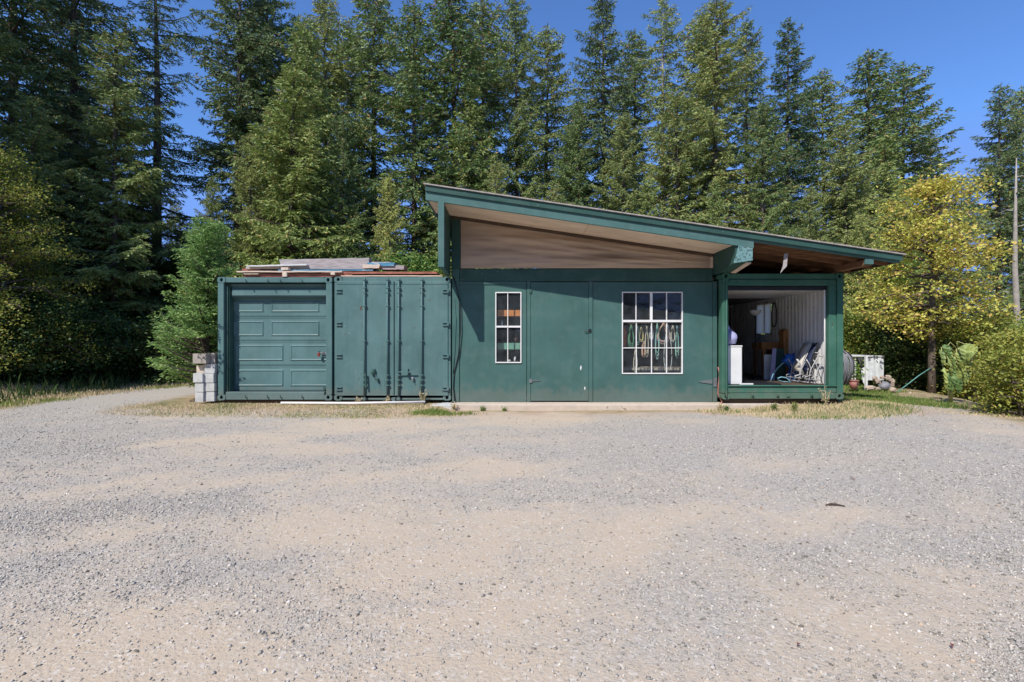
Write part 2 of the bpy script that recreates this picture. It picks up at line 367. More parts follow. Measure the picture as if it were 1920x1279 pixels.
# loose stones over the yard: real little rocks, many more near the camera
def scatter_stones():
    r = np.random.RandomState(5)
    base = np.array([(0, 0, -1), (1, 0, -.1), (.2, .95, .1), (-.9, .3, -.1), (-.4, -.9, .1), (.6, -.75, -.05), (.1, .1, .85)])
    fc = [(0, 2, 1), (0, 3, 2), (0, 4, 3), (0, 5, 4), (0, 1, 5), (6, 1, 2), (6, 2, 3), (6, 3, 4), (6, 4, 5), (6, 5, 1)]
    n = 420000
    yy = 1.5+10*r.beta(1.0, 2.4, n); xx = r.uniform(-1.12, 1.12, n)*yy
    pn = gravelness(xx, yy)*(.75+.5*vnoise(xx, yy, 3, 22))
    keep = (r.rand(n) < .06+.94*np.clip(pn, 0, 2)**1.7) & (xx > -10.4) & (bank_d(xx, yy) < -.2) & ~((yy > 9.0) & (np.abs(xx) < 7.5))
    xx, yy = xx[keep], yy[keep]; n = len(xx)
    sz = .0024+.0017*r.gamma(1.1, 1, n); sz = np.where(r.rand(n) < .006, sz*2.2, sz); sz = np.minimum(sz, .012)*(1+.07*yy)
    sc = sz[:, None]*r.uniform(.6, 1.25, (n, 3)); sc[:, 2] *= .7
    an = r.uniform(0, 6.28, n); c, s = np.cos(an), np.sin(an)
    vb = base[None]*(1+r.uniform(-.28, .28, (n, 7, 3)))*sc[:, None]
    vx = vb[..., 0]*c[:, None]-vb[..., 1]*s[:, None]; vy = vb[..., 0]*s[:, None]+vb[..., 1]*c[:, None]
    zz = hgt(xx, yy)+sc[:, 2]*.35
    Vv = np.stack([vx+xx[:, None], vy+yy[:, None], vb[..., 2]+zz[:, None]], 2).reshape(-1, 3)
    Ff = (np.array(fc)[None]+np.arange(n)[:, None, None]*7).reshape(-1, 3).astype(np.int32)
    me = bpy.data.meshes.new('loose_gravel'); me.vertices.add(len(Vv)); me.vertices.foreach_set('co', Vv.astype(np.float32).ravel())
    me.loops.add(Ff.size); me.loops.foreach_set('vertex_index', Ff.ravel()); me.polygons.add(len(Ff)); me.polygons.foreach_set('loop_start', np.arange(0, Ff.size, 3, dtype=np.int32)); me.update(calc_edges=True)
    me.materials.append(island('stones', [(0, (.16, .145, .12)), (.15, (.28, .26, .225)), (.5, (.45, .41, .355)), (.87, (.56, .51, .44)), (.97, (.74, .68, .6)), (1, (.56, .42, .29))]))
    o = bpy.data.objects.new('loose_gravel', me); COL.objects.link(o)
    tag(o, 'loose grey and pale crushed stones scattered over the yard', 'gravel', None, 'stuff')
scatter_stones()

# ---------------------------------------------------------------- grass and weeds
def blades(n, xy, hmin, hmax, width, seed, lean=.5):
    r = np.random.RandomState(seed); x, y = xy; h = r.uniform(hmin, hmax, n)*r.uniform(.5, 1, n); a = r.uniform(0, 6.28, n); b = r.uniform(0, 6.28, n); w = width*r.uniform(.6, 1.3, n)
    z = hgt(x, y)-.005; dx, dy = np.cos(a), np.sin(a); lx, ly = np.cos(b)*h*lean*r.uniform(.1, 1, n), np.sin(b)*h*lean*r.uniform(.1, 1, n)
    v0 = np.stack([x-dx*w, y-dy*w, z], 1); v1 = np.stack([x+dx*w, y+dy*w, z], 1)
    v2 = np.stack([x+dx*w*.6+lx*.45, y+dy*w*.6+ly*.45, z+h*.6], 1); v3 = np.stack([x+lx, y+ly, z+h*.95], 1)
    return np.stack([v0, v1, v2, v3], 1).reshape(-1, 3)
def region(n, poly, seed, thr=-.2, sc=2.2):
    "points in a polygon, clumped"
    r = np.random.RandomState(seed); p = np.array(poly); lo, hi = p.min(0), p.max(0); out = []
    tot = 0
    while tot < n:
        q = r.uniform(lo, hi, (n*3, 2)); ins = np.zeros(len(q), bool); j = len(p)-1
        for i in range(len(p)):
            c = ((p[i, 1] > q[:, 1]) != (p[j, 1] > q[:, 1])) & (q[:, 0] < (p[j, 0]-p[i, 0])*(q[:, 1]-p[i, 1])/(p[j, 1]-p[i, 1]+1e-12)+p[i, 0]); ins ^= c; j = i
        k = vnoise(q[:, 0], q[:, 1], sc, seed+1)+.5*vnoise(q[:, 0], q[:, 1], sc*3.5, seed+2)+r.normal(0, .12, len(q)) > thr
        q = q[ins & k]; q = q+r.normal(0, 1, q.shape)*np.array([.16, .07]); out.append(q); tot += len(q)
    q = np.concatenate(out)[:n]; return q[:, 0], q[:, 1]
M['dry'] = island('dry_grass', [(0, (.5, .38, .22)), (.6, (.72, .57, .36)), (.85, (.42, .36, .17)), (1, (.24, .3, .1))])
M['grass'] = leafmat('green_grass', (.09, .17, .03), (.22, .32, .07), (.4, .36, .15), f3=.15, trans=.3)
def grassy(name, label, n, poly, h, wd, mat, seed, thr=-.2, sc=2.2):
    o = np_mesh(name, blades(n, region(n, poly, seed, thr, sc), h[0], h[1], wd, seed), 4, M[mat]); return tag(o, label, 'grass', None, 'stuff')
# strips in front of the building
Ls = [(-7.6, 9.9), (-7.7, 9.0), (-6.5, 8.75), (-3.5, 8.65), (-1.2, 8.7), (-.9, 9.2), (-1.4, 9.75), (-1.6, 9.9)]
grassy('dry_grass', 'dry straw coloured grass strip before the left containers', 15000, Ls, (.02, .07), .0045, 'dry', 31, -.25)
grassy('green_grass', 'sparse green tufts in the dry strip before left containers', 4200, Ls, (.02, .06), .005, 'grass', 35, .3, 2.6)
grassy('green_grass', 'low bright green weed patch between roll-up container and slab', 2600, [(-1.7, 9.15), (-1.6, 8.98), (-1.2, 8.92), (-1.0, 9.0), (-.85, 9.15), (-1.0, 9.2), (-1.4, 9.22)], (.02, .1), .008, 'grass', 38, -.1, 5)
Rs = [(3.7, 9.6), (3.75, 9.2), (4.6, 8.55), (6.0, 8.4), (7.4, 9.0), (8.1, 9.9), (7.0, 10.4), (6.75, 9.75), (5.2, 9.6)]
grassy('dry_grass', 'dry straw grass in front of the open right container', 9000, Rs, (.03, .1), .0045, 'dry', 41, -.35)
grassy('green_grass', 'green grass mixed in before the open right container', 4200, Rs, (.03, .1), .005, 'grass', 45, .1, 2.5)
grassy('green_grass', 'green grass slope to the right behind the open container', 26000, [(6.9, 10.5), (8.0, 10.6), (9.2, 9.7), (10.6, 12.5), (11.2, 15.5), (7, 17), (6.8, 12)], (.04, .12), .007, 'grass', 48, -.1)
grassy('dry_grass', 'thin dry grass on the track at the far right', 3500, [(7.2, 10), (9.0, 8.6), (9.6, 10), (8.2, 11.4)], (.02, .06), .005, 'dry', 52, .1)
grassy('green_grass', 'narrow green grass strip along the left edge of the gravel', 16000, [(-10.7, 9), (-11.6, 9), (-12.5, 15), (-11.2, 18), (-9.9, 15.6), (-10.3, 12)], (.03, .1), .007, 'grass', 54, -.15, 1.4)
grassy('dry_grass', 'dry yellow grass along the left woodland edge', 14000, [(-10.5, 9), (-12.8, 9), (-13.5, 15), (-11.2, 18), (-10.0, 15.3), (-10.4, 12)], (.03, .16), .006, 'dry', 57, -.2, 1.7)
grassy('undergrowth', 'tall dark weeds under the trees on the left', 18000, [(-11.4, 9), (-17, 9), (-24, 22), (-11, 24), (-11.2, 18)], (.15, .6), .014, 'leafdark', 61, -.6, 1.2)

# ---------------------------------------------------------------- trees
def rot_dirs(az, pitch): return np.stack([np.cos(az)*np.cos(pitch), np.sin(az)*np.cos(pitch), np.sin(pitch)], -1)
def conifer(seed, H, R, zb, nb, droop=.35, uptip=.15, sp=(.15, .024), step=.105, shape=.8, irregular=.35, mat='needle', bark='bark', trunk_r=.2, ncones=0, blmax=.8, fork=0, hang=.65, clip=None, name='conifer_tree', label='', cat='tree'):
    r = np.random.RandomState(seed); root = thing(name, label, cat); mb = MB(); Q = []
    wob = [(vnoise(np.array(float(z)), np.array(0.), .35, seed)*.12*(z/H), vnoise(np.array(0.), np.array(float(z)), .35, seed+1)*.12*(z/H)) for z in np.linspace(0, H, 12)]
    tz = np.linspace(0, H, 12); mb.tube([(wob[i][0], wob[i][1], tz[i]-(.3 if i == 0 else 0)) for i in range(12)], [max(.012, trunk_r*(1-z/H)**.8*(1.25 if i == 0 else 1)) for i, z in enumerate(tz)], 8)
    gaps = [(r.uniform(0, 6.28), r.uniform(.1, .9)) for _ in range(5)]
    for i in range(nb):
        t = (i+r.uniform(0, 1))/nb; t = t**.92; z = zb+(H-zb)*t*.99
        az = 2.399*i+r.normal(0, .35)
        Lb = R*(1-t)**shape*(1+r.uniform(-irregular, irregular*.6))+.12
        for ga, gt in gaps:
            if abs(t-gt) < .07 and math.cos(az-ga) > .5: Lb *= .45
        if r.rand() < .06: Lb *= 1.25
        e = (-droop*(1-t)+.55*t**1.5)+r.normal(0, .1); q = uptip*(1-.5*t)
        ns = int(Lb/step)+3; s = np.linspace(.1 if Lb > .6 else .05, 1, ns)
        wx = np.interp(z, tz, [a[0] for a in wob]); wy = np.interp(z, tz, [a[1] for a in wob])
        side_c = r.normal(0, .12)*Lb
        bx = wx+np.cos(az)*Lb*s-np.sin(az)*side_c*s*s; by = wy+np.sin(az)*Lb*s+np.cos(az)*side_c*s*s; bz = z+Lb*(math.tan(e)*s+q*s*s-.12*s*(1-s))
        if Lb > .4 and not (clip and clip(np.array([[bx[-1], by[-1], bz[-1]]]))[0]):
            mb.tube([(wx, wy, z)]+[(bx[k], by[k], bz[k]) for k in (ns//3, 2*ns//3, ns-1)], [.012+.014*Lb, .01+.009*Lb, .012, .004], 4, cap=False)
        # branchlets both sides
        pb = np.repeat(np.stack([bx, by, bz], 1), 2, 0); sd = np.tile([1., -1.], ns); ss = np.repeat(s, 2)
        keep = r.rand(len(ss)) < .92; pb, sd, ss = pb[keep], sd[keep], ss[keep]
        bl = np.minimum(blmax, (.13+.42*Lb*(1-ss)**.7*ss**.35))*r.uniform(.5, 1.15, len(ss))
        baz = az+sd*r.uniform(.6, 1.2, len(ss)); bp = -hang*r.uniform(.1, 1.3, len(ss))*(1-.5*t)
        bd = rot_dirs(baz, bp)
        mmax = 12; u = (np.arange(mmax)+.3)[None]*.062
        msk = u < bl[:, None]+.03
        pts = pb[:, None]+bd[:, None]*u[..., None]; pts[..., 2] -= .35*u*u
        pts = pts[msk]; dz = np.repeat(baz[:, None], mmax, 1)[msk]; dp = np.repeat(bp[:, None], mmax, 1)[msk]
        n = len(pts)
        for side in (1, -1):
            a2 = dz+side*r.uniform(.2, .95, n); p2 = dp+r.normal(-.05, .35, n)
            d = rot_dirs(a2, p2); ln = sp[0]*r.uniform(.55, 1.25, n); wd = sp[1]*r.uniform(.6, 1.3, n)
            c = r.normal(0, 1, (n, 3)); c -= (c*d).sum(1)[:, None]*d; c /= np.linalg.norm(c, axis=1)[:, None]+1e-9
            tip = pts+d*ln[:, None]; mid = pts+d*(ln*.45)[:, None]
            Q.append(np.stack([pts, mid+c*wd[:, None], tip, mid-c*wd[:, None]], 1).reshape(-1, 3))
    # leader
    n = 40; z = H-r.uniform(0, 1, n)*.7; a = r.uniform(0, 6.28, n); d = rot_dirs(a, r.uniform(.2, 1.2, n)); wx, wy = wob[-1]
    p0 = np.stack([np.full(n, wx), np.full(n, wy), z], 1); c = np.cross(d, [0, 0, 1.]); tip = p0+d*sp[0]*1.2; mid = p0+d*sp[0]*.5
    Q.append(np.stack([p0, mid+c*sp[1], tip, mid-c*sp[1]], 1).reshape(-1, 3))
    Q = np.concatenate(Q)
    if clip: Q = Q[np.repeat(~clip(Q).reshape(-1, 4).any(1), 4)]
    mb.build('trunk', M[bark], root); np_mesh('crown', Q, 4, M[mat], root)
    if ncones:
        k = r.randint(0, len(Q)//4, ncones*6); c = Q[k*4]; c = c[c[:, 2] > zb+(H-zb)*.5]; c = c[r.rand(len(c)) < ((c[:, 2]-zb)/(H-zb))**2.5*1.2][:ncones]; n = len(c)
        o4 = np.array([(1, 0, 0), (-.5, .87, 0), (-.5, -.87, 0)]); VV = []
        ln = r.uniform(.07, .13, n); tilt = r.normal(0, .03, (n, 3)); tilt[:, 2] = 0
        top = c+[0, 0, .02]; bot = c-np.stack([0*ln, 0*ln, ln], 1)+tilt; midp = (top+bot)/2
        for a, b in ((0, 1), (1, 2), (2, 0)): VV.append(np.stack([top, midp+o4[a]*.03, bot, midp+o4[b]*.03], 1))
        np_mesh('cones', np.stack(VV, 1).reshape(-1, 3), 4, M['cone'], root)['kind'] = 'stuff'
    return root
def leaves_at(r, c, per, rad, size, flat=.5, upb=.5):
    n = len(c)*per; p = np.repeat(c, per, 0)+r.normal(0, 1, (n, 3))*np.array([rad, rad, rad*flat])
    nr = r.normal(0, 1, (n, 3)); nr[:, 2] = abs(nr[:, 2])+upb; nr /= np.linalg.norm(nr, axis=1)[:, None]
    a = np.cross(nr, r.normal(0, 1, (n, 3))); a /= np.linalg.norm(a, axis=1)[:, None]; b = np.cross(nr, a); s = (size*r.uniform(.6, 1.3, n))[:, None]
    return np.stack([p-a*s, p+b*s*.62-a*s*.1, p+a*s-nr*s*.25, p-b*s*.62-a*s*.1], 1).reshape(-1, 3)
def broadleaf(seed, H, W, zb, nl, per, size, mat, bark='bark', trunk_r=.09, name='broadleaf_tree', label='', cat='tree', clump=.28, stems=1, flat=.5, part='crown', prof=None):
    "limbs that fork into twigs, leaf clusters along the outer twigs"
    r = np.random.RandomState(seed); root = thing(name, label, cat); mb = MB(); C = []
    for sidx in range(stems):
        ox, oy = (r.normal(0, .15*W), r.normal(0, .15*W)) if stems > 1 else (0, 0)
        lean = r.normal(0, .04*H, 2) if stems == 1 else np.array([ox, oy])*1.2
        top = H*.93; path = [(ox+lean[0]*(k/6)**1.3, oy+lean[1]*(k/6)**1.3, top*k/6-(.2 if k == 0 else 0)) for k in range(7)]
        mb.tube(path, [trunk_r*(1-k/6.6) for k in range(7)], 8)
        for i in range(nl//stems):
            t = (i+r.rand())/(nl//stems); z = zb+(top-zb)*t*.96; f = z/top*6; k0 = min(5, int(f)); p0 = np.array(path[k0])+(np.array(path[k0+1])-np.array(path[k0]))*(f-k0)
            az = 2.399*i+r.normal(0, .5); pr = prof(t) if prof else (1-abs(2*t-.85)**2.2*.62)
            Lb = W*.5*pr*r.uniform(.6, 1.12); el = r.uniform(.1, .75)+.35*t
            m = max(3, int(Lb/.22)); prev = p0; pts = [tuple(p0)]
            for k in range(1, m+1):
                s = k/m; q = p0+np.array([math.cos(az)*Lb*s, math.sin(az)*Lb*s, Lb*(math.tan(min(el, 1))*.7*s-.35*s*s)])+r.normal(0, .04, 3)*Lb
                pts.append(tuple(q))
                if s > .3:
                    C.append(q)
                    for _ in range(2):
                        q2 = q+rot_dirs(az+r.normal(0, 1.1), r.normal(.1, .4))*Lb*.3*r.uniform(.3, 1); C.append(q2)
                        if r.rand() < .4: mb.tube([tuple(q), tuple(q2)], [.006, .003], 3, cap=False)
            mb.tube(pts, [max(.005, (.02+.014*Lb)*(1-j/(m+1))) for j in range(m+1)], 5, cap=False)
        C.append(np.array(path[-1])+[0, 0, H*.05])
    Q = leaves_at(r, np.array(C), per, clump, size, flat)
    mb.build('trunk' if stems == 1 else 'stem', M[bark], root); np_mesh(part, Q, 4, M[mat], root)
    return root
# prototypes; each is moved to its first place, later ones are copies
protos = {
 'dense':  dict(seed=1, H=18, R=3.4, zb=.6, nb=190, shape=.62, irregular=.5, mat='needle', ncones=120, trunk_r=.2),
 'dark':   dict(seed=2, H=18, R=3.2, zb=.6, nb=175, mat='needle_dark', ncones=420, trunk_r=.19, irregular=.5, shape=.64),
 'sparse': dict(seed=3, H=20, R=3.4, zb=4.5, nb=105, mat='needle_dark', ncones=90, trunk_r=.24, irregular=.6, droop=.2, step=.15),
 'narrow': dict(seed=4, H=16, R=2.3, zb=.6, nb=160, mat='needle', ncones=420, trunk_r=.15, shape=.6, irregular=.5),
 'gold':   dict(seed=5, H=12, R=2.9, zb=.4, nb=170, mat='needle_gold', ncones=0, trunk_r=.14, hang=.7),
 'blue':   dict(seed=6, H=15, R=2.8, zb=.5, nb=160, shape=.62, mat='needle', ncones=60, trunk_r=.16, irregular=.5),
 'airy':   dict(seed=7, H=18, R=2.4, zb=3., nb=130, mat='needle', ncones=0, trunk_r=.17, shape=.5, irregular=.5, bark='palebark', step=.14),
}
made = {}
TREES = [
 # px, top py, depth, kind, yaw, widen, label
 (25, -330, 17, 'dark', 0, 1.0, 'huge dark conifer at the left edge of the photo, top out of frame'),
 (140, -260, 18.5, 'dark', 1, 1.0, 'tall dark conifer with pale trunk patch high up, second from the left edge'),
 (215, 60, 16.5, 'blue', 2, 1.0, 'mid height dark conifer between the two tallest trees on the left'),
 (293, -120, 20, 'sparse', 0, 1.0, 'tall sparse conifer with bare dark trunk and open blue sky on both sides'),
 (110, 90, 22, 'dense', 3, 1.0, 'conifer in shade filling behind the tallest trees at far left'),
 (448, -120, 21.5, 'dark', 2.2, 1.0, 'tall dark drooping conifer behind the young fir by the left container'),
 (500, -60, 23, 'dense', 4.1, .9, 'tall conifer just right of the dark drooping one above the left container'),
 (545, 120, 17.5, 'gold', 0, 1.1, 'yellow tinted leafy conifer above the plank pile'),
 (560, 28, 24, 'narrow', 0, .9, 'narrow conifer whose thin tip stands in the first sky gap left of centre'),
 (610, -15, 22.5, 'dense', 5.2, .85, 'conifer with full crown touching the photo top above the plank pile'),
 (655, 38, 25, 'narrow', 1.1, .9, 'slim conifer behind, its tip between two full crowns left of centre'),
 (700, -40, 23, 'blue', 0.7, 1.0, 'broad conifer whose crown reaches the photo top left of the roof peak'),
 (777, 4, 21, 'blue', 3.3, .95, 'bright green conifer whose pointed tip just touches the photo top edge'),
 (640, 215, 18, 'dense', 1.9, .8, 'shorter conifer low behind the right half of the plank pile'),
 (820, 200, 23, 'dark', 2.7, .75, 'lower dark conifer just left of the roof peak'),
 (853, -25, 21, 'narrow', 2.0, 1.25, 'full conifer rising directly over the high left end of the roof'),
 (905, 0, 24, 'narrow', 3.2, 1.1, 'brownish cone laden conifer next right of the one over the roof peak'),
 (968, -12, 22.5, 'dense', 0.4, .72, 'conifer standing over the tall narrow shed window'),
 (1024, 48, 25, 'narrow', 4.5, .95, 'slender conifer with brown tip at the left side of the widest sky gap'),
 (1070, 235, 23, 'blue', 5.5, .8, 'short bushy conifer under the central sky gap'),
 (1132, -22, 22, 'dark', 4.4, .85, 'dark cone speckled conifer right of the central sky gap'),
 (1190, 55, 25.5, 'narrow', 5.7, .95, 'small topped conifer between the cone speckled one and the airy one'),
 (1243, -10, 23, 'airy', 0, .9, 'airy conifer with rounded open top and sky showing through it'),
 (1319, 24, 24, 'narrow', 1.5, 1.0, 'conifer with a rusty brown tip standing close to a taller neighbour'),
 (1342, -8, 20.5, 'dense', 2.9, 1.0, 'tall conifer with pale bare trunk streak over the big shed window'),
 (1400, 38, 26, 'dark', 5.9, .8, 'thin topped dark conifer behind the two tallest right of centre'),
 (1476, 34, 22.5, 'dark', 1.2, .82, 'pointed brown coned conifer over the open right container'),
 (1430, 190, 18.5, 'dense', 0.9, .9, 'broad green conifer in front, low above the right half of the roof'),
 (1545, 132, 24, 'narrow', 0.3, 1.1, 'conifer forming the shoulder of the forest left of the right sky'),
 (1585, 230, 20, 'blue', 1.4, .95, 'mid height conifer just above the low tip of the roof'),
 (1628, 95, 25, 'narrow', 2.4, 1.15, 'pointed conifer alone against the sky, left of the forked pair at right'),
 (1690, 120, 26, 'narrow', 3.9, 1.2, 'conifer with long uneven right side branches against the sky'),
 (1745, 235, 28, 'dark', 3.1, .7, 'lower dark conifer right of the uneven branched one'),
 (1668, 300, 18, 'gold', 2.0, .8, 'olive green conifer behind the yellow maple on its left'),
 (1610, 400, 16.2, 'gold', 4.0, .75, 'bright green bushy conifer right beside the open container'),
 (1873, 158, 23.5, 'dark', 0.2, .85, 'dark conifer with cones behind the pale trunk at the right edge'),
 (1915, 160, 26, 'dense', 3.0, .75, 'conifer cut by the right edge of the photo, behind its darker neighbour'),
 (1215, 330, 17.5, 'gold', 5.0, .8, 'low olive conifer peeping over the middle of the roof'),
 (930, 300, 17.8, 'dense', 2.2, .8, 'low bushy conifer just over the left part of the roof'),
 (1040, 345, 18, 'blue', 1.0, .9, 'low conifer behind the roof under the central sky gap'),
 (730, 330, 17.5, 'gold', 3.2, .7, 'low yellowish conifer left of the high roof end'),
 (1520, 350, 17.5, 'blue', 2.5, .9, 'low green conifer over the roof tip'),
 (1340, 340, 17, 'gold', 1.0, .7, 'low olive conifer right above the roof beam end'),
 (400, 410, 14.5, 'gold', 1.2, .55, 'small light green conifer directly behind the young fir'),
 (575, 40, 20, 'gold', 2.3, .8, 'tall yellowish conifer rising in the middle of the left group'),
 (880, 150, 20, 'gold', 0.2, .8, 'lighter olive conifer in front over the left part of the roof'),
 (1085, 190, 20.5, 'dense', 4.2, .9, 'olive conifer filling the low centre of the forest wall'),
 (1270, 170, 20, 'blue', 1.8, 1.0, 'green conifer between the airy one and the pale streaked one'),
 (1170, 210, 19.5, 'dense', 3.6, .9, 'fresh green conifer low right of the central sky gap'),
 (1590, 270, 21, 'dense', 2.6, .9, 'green conifer behind the low roof tip'),
 (1660, 250, 22.5, 'gold', 3.6, 1.0, 'olive conifer below the forked pair at right'),
 (1800, 330, 22, 'dense', 1.6, .9, 'shaded conifer behind the yellow maple on its right'),
 (470, 250, 18, 'dense', 0.5, .75, 'mid height green conifer behind the left container corner'),
 (400, 330, 17.5, 'blue', 4.0, .7, 'smaller shaded conifer left of the container pile'),
 (330, 380, 23, 'blue', 2.0, .8, 'short conifer deep in the gap above the track on the left'),
 (-90, -150, 14.5, 'dense', 1.0, 1.0, 'conifer just outside the left edge of the photo'),
 (60, 180, 14.8, 'blue', 5.0, 1.1, 'shaded conifer over the yellowish bush at the left edge'),
 (180, 240, 17.5, 'dense', 5.5, 1.0, 'shaded conifer near the ground behind the left verge'),
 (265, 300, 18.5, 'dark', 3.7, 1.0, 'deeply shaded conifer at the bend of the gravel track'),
]
GRP = 'conifers of the woodland behind the sheds'
def put(kind, x, y, top, yaw, widen, label, group=GRP):
    z0 = H1(x, y); pr = protos[kind]
    if kind not in made:
        o = conifer(name='conifer_tree', label=label, cat='tree', **pr); made[kind] = o
    else: o = copy_tree(made[kind])
    s = (top-z0)/pr['H']; o.location = (x, y, z0); o.scale = (s*widen*1.12, s*widen*1.12, s); o.rotation_euler = (0, 0, yaw)
    o['label'] = label; o['group'] = group; return o
for px, py, D, kind, yaw, wd, lab in TREES:
    px_, y_, z_ = P(px, py, D); put(kind, px_, y_, z_, yaw, wd, lab)
# trees that stand left of the yard, out of frame, and shade the left woodland
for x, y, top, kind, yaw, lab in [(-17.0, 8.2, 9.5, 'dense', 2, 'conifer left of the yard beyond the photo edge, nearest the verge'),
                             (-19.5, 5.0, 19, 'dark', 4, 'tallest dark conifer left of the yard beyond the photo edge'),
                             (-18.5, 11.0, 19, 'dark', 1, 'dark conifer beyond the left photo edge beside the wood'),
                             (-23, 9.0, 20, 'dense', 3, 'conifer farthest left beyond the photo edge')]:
    put(kind, x, y, top, yaw, 1.15, lab, 'conifers left of the yard')

for i, x_ in enumerate(range(-30, 31, 5)):  # unseen conifer row, added to block low sky light from the walls
    put(['dense', 'dark', 'blue'][i % 3], x_+1.3*math.sin(i*2.1), -16-3*math.sin(i*1.7), 15+2.5*math.sin(i*2.9), i*1.1, 1.5, ['first ', 'second ', 'third ', 'fourth ', 'fifth ', 'sixth ', 'middle ', 'eighth ', 'ninth ', 'tenth ', 'eleventh ', 'twelfth ', 'last '][i]+'conifer of the unseen row added behind the camera, counted from the left', 'unseen conifers added behind the camera to cut sky light')
# young fir by the left container
fx, fy = -6.62, 10.5
f = conifer(seed=11, H=3.85, R=.88, zb=.25, clip=lambda q: ((q[:, 0]+fx > -6.14) & (q[:, 2] < 2.65)) | ((q[:, 0]+fx > -6.95) & (q[:, 2] < 1.35) & (q[:, 1]+fy < 10.4)), nb=165, droop=-.2, uptip=.2, sp=(.085, .014), step=.055, shape=.7, irregular=.25, mat='needle_young', trunk_r=.05, hang=-.15, blmax=.42, name='young_fir', label='bright green young fir growing beside the stacked concrete blocks', cat='tree')
f.location = (fx, fy, H1(fx, fy))

# maple and shrubs
mp = P(1747, 742, 13.)
t = broadleaf(21, 6.2, 3.1, 1.5, 84, 14, .045, 'maple', 'bark', .1, 'maple_tree', 'yellow and orange leaved young maple right of the white shed', 'tree', clump=.17, flat=.45)
t.location = (mp[0], 13., H1(mp[0], 13.)); t.rotation_euler = (0, 0, 1)
SHR = [
 # px, base depth, x, H, W, seed, mat, label, bark
 (1908, 9.6, 1.65, .95, 31, 'yellowgreen', 'dense yellow green shrub in the lower right corner of the trees'),
 (1945, 9.0, 1.3, 1.3, 35, 'yellowgreen', 'low yellow green shrub cut by the right photo edge'),
 (1875, 12.2, 2.6, 1.3, 32, 'yellowgreen', 'yellowing shrub behind the drooping sunflower'),
 (1950, 13.0, 3.3, 2.2, 36, 'leafgreen', 'tall green shrub at the right edge behind the yellow one'),
 (1702, 14.8, 2.6, 1.7, 33, 'leafdark', 'dark green bush right of the rock pile'),
 (1655, 17.0, 4.6, 2.4, 34, 'leafgreen', 'large light green bush behind the white shed'),
 (1606, 15.6, 2.3, .9, 37, 'yellowgreen', 'lime green bush between container and white shed'),
 (1790, 15.5, 2.4, 2.6, 38, 'leafdark', 'shaded bush under the maple'),
 (-12, 12.6, 6.4, 3.4, 41, 'yellowgreen', 'yellow green leafed sapling at the left photo edge'),
 (30, 13.2, 2.0, 2.6, 42, 'leafdark', 'dark brush at the foot of the left edge trees'),
 (120, 15.0, 2.2, 3.2, 43, 'leafdark', 'dark brush left of the shaded bramble'),
 (215, 15.6, 1.9, 3.2, 44, 'leafdark', 'tangled shaded bramble on the verge'),
 (285, 17.5, 2.6, 3.0, 45, 'leafdark', 'dark brush where the gravel track bends away'),
 (350, 20.5, 4.6, 3.6, 46, 'leafgreen', 'bright green broadleaf bush seen between fir and dark wood'),
 (385, 23.0, 6.5, 4.4, 47, 'yellowgreen', 'taller lime coloured tree above the young fir'),
 (240, 21.5, 6.0, 4.5, 48, 'leafdark', 'shaded broadleaf tree in the middle of the left wood'),
 (150, 18.5, 6.5, 4.5, 49, 'leafdark', 'shaded broadleaf tree nearer the left edge'),
 (560, 15.8, 3.9, 3.2, 51, 'leafgreen', 'green bush just over the left end of the plank pile'),
 (775, 14.4, 3.9, 2.4, 52, 'leafgreen', 'green bush over the container beside the roof wing wall'),
 (690, 16.6, 4.4, 3.2, 53, 'leafdark', 'dark bush behind the right end of the plank pile'),
]
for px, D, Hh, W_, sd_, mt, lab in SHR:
    x_ = PX(px, D); big = Hh > 3.8
    o = broadleaf(sd_, Hh, W_, Hh*.06, int(34+W_*12+Hh*7), 22, .032 if D < 13 else .045, mt, 'bark', .06 if big else .03, 'broadleaf_tree' if big else 'shrub', lab, 'tree' if big else 'shrub', clump=.15 if D < 13 else .24, stems=1 if big else 3, part='crown' if big else 'foliage', prof=(lambda t: (1-t**2.5*.7)*.95+.1))
    o.location = (x_, D, H1(x_, D)); o['group'] = 'broadleaf shrubs and saplings around the yard'
# ---------------------------------------------------------------- corrugated sheets
def corr(y0, y1, amp=.036, pitch=.278):
    "trapezoid wave along y"
    pts = []; y = y0; k = 0
    while y < y1-1e-6:
        for dy, o in ((0, 0), (.072, 0), (.14, amp), (.21, amp)):
            if y+dy < y1: pts.append((y+dy, o))
        y += pitch
    pts.append((y1, 0)); return pts
def corr_wall(mb, x, sgn, y0, y1, z0, z1, hole=None, axis='x', pitch=.278, amp=.036):
    p = corr(y0, y1, amp, pitch)
    if hole:
        ins = []
        for a, b in zip(p, p[1:]):
            ins.append(a)
            for hy in hole[:2]:
                if a[0] < hy < b[0]: ins.append((hy, a[1]+(b[1]-a[1])*(hy-a[0])/(b[0]-a[0])))
        p = ins+[p[-1]]
    for a, b in zip(p, p[1:]):
        iv = [(z0, z1)]
        if hole and (a[0]+b[0])/2 > hole[0] and (a[0]+b[0])/2 < hole[1]: iv = [(z0, hole[2]), (hole[3], z1)]
        for za, zb in iv:
            if axis == 'x': v = [(x+sgn*a[1], a[0], za), (x+sgn*b[1], b[0], za), (x+sgn*b[1], b[0], zb), (x+sgn*a[1], a[0], zb)]
            else: v = [(a[0], x+sgn*a[1], za), (b[0], x+sgn*b[1], za), (b[0], x+sgn*b[1], zb), (a[0], x+sgn*a[1], zb)]
            mb.add(v, [(0, 1, 2, 3)])
    return mb
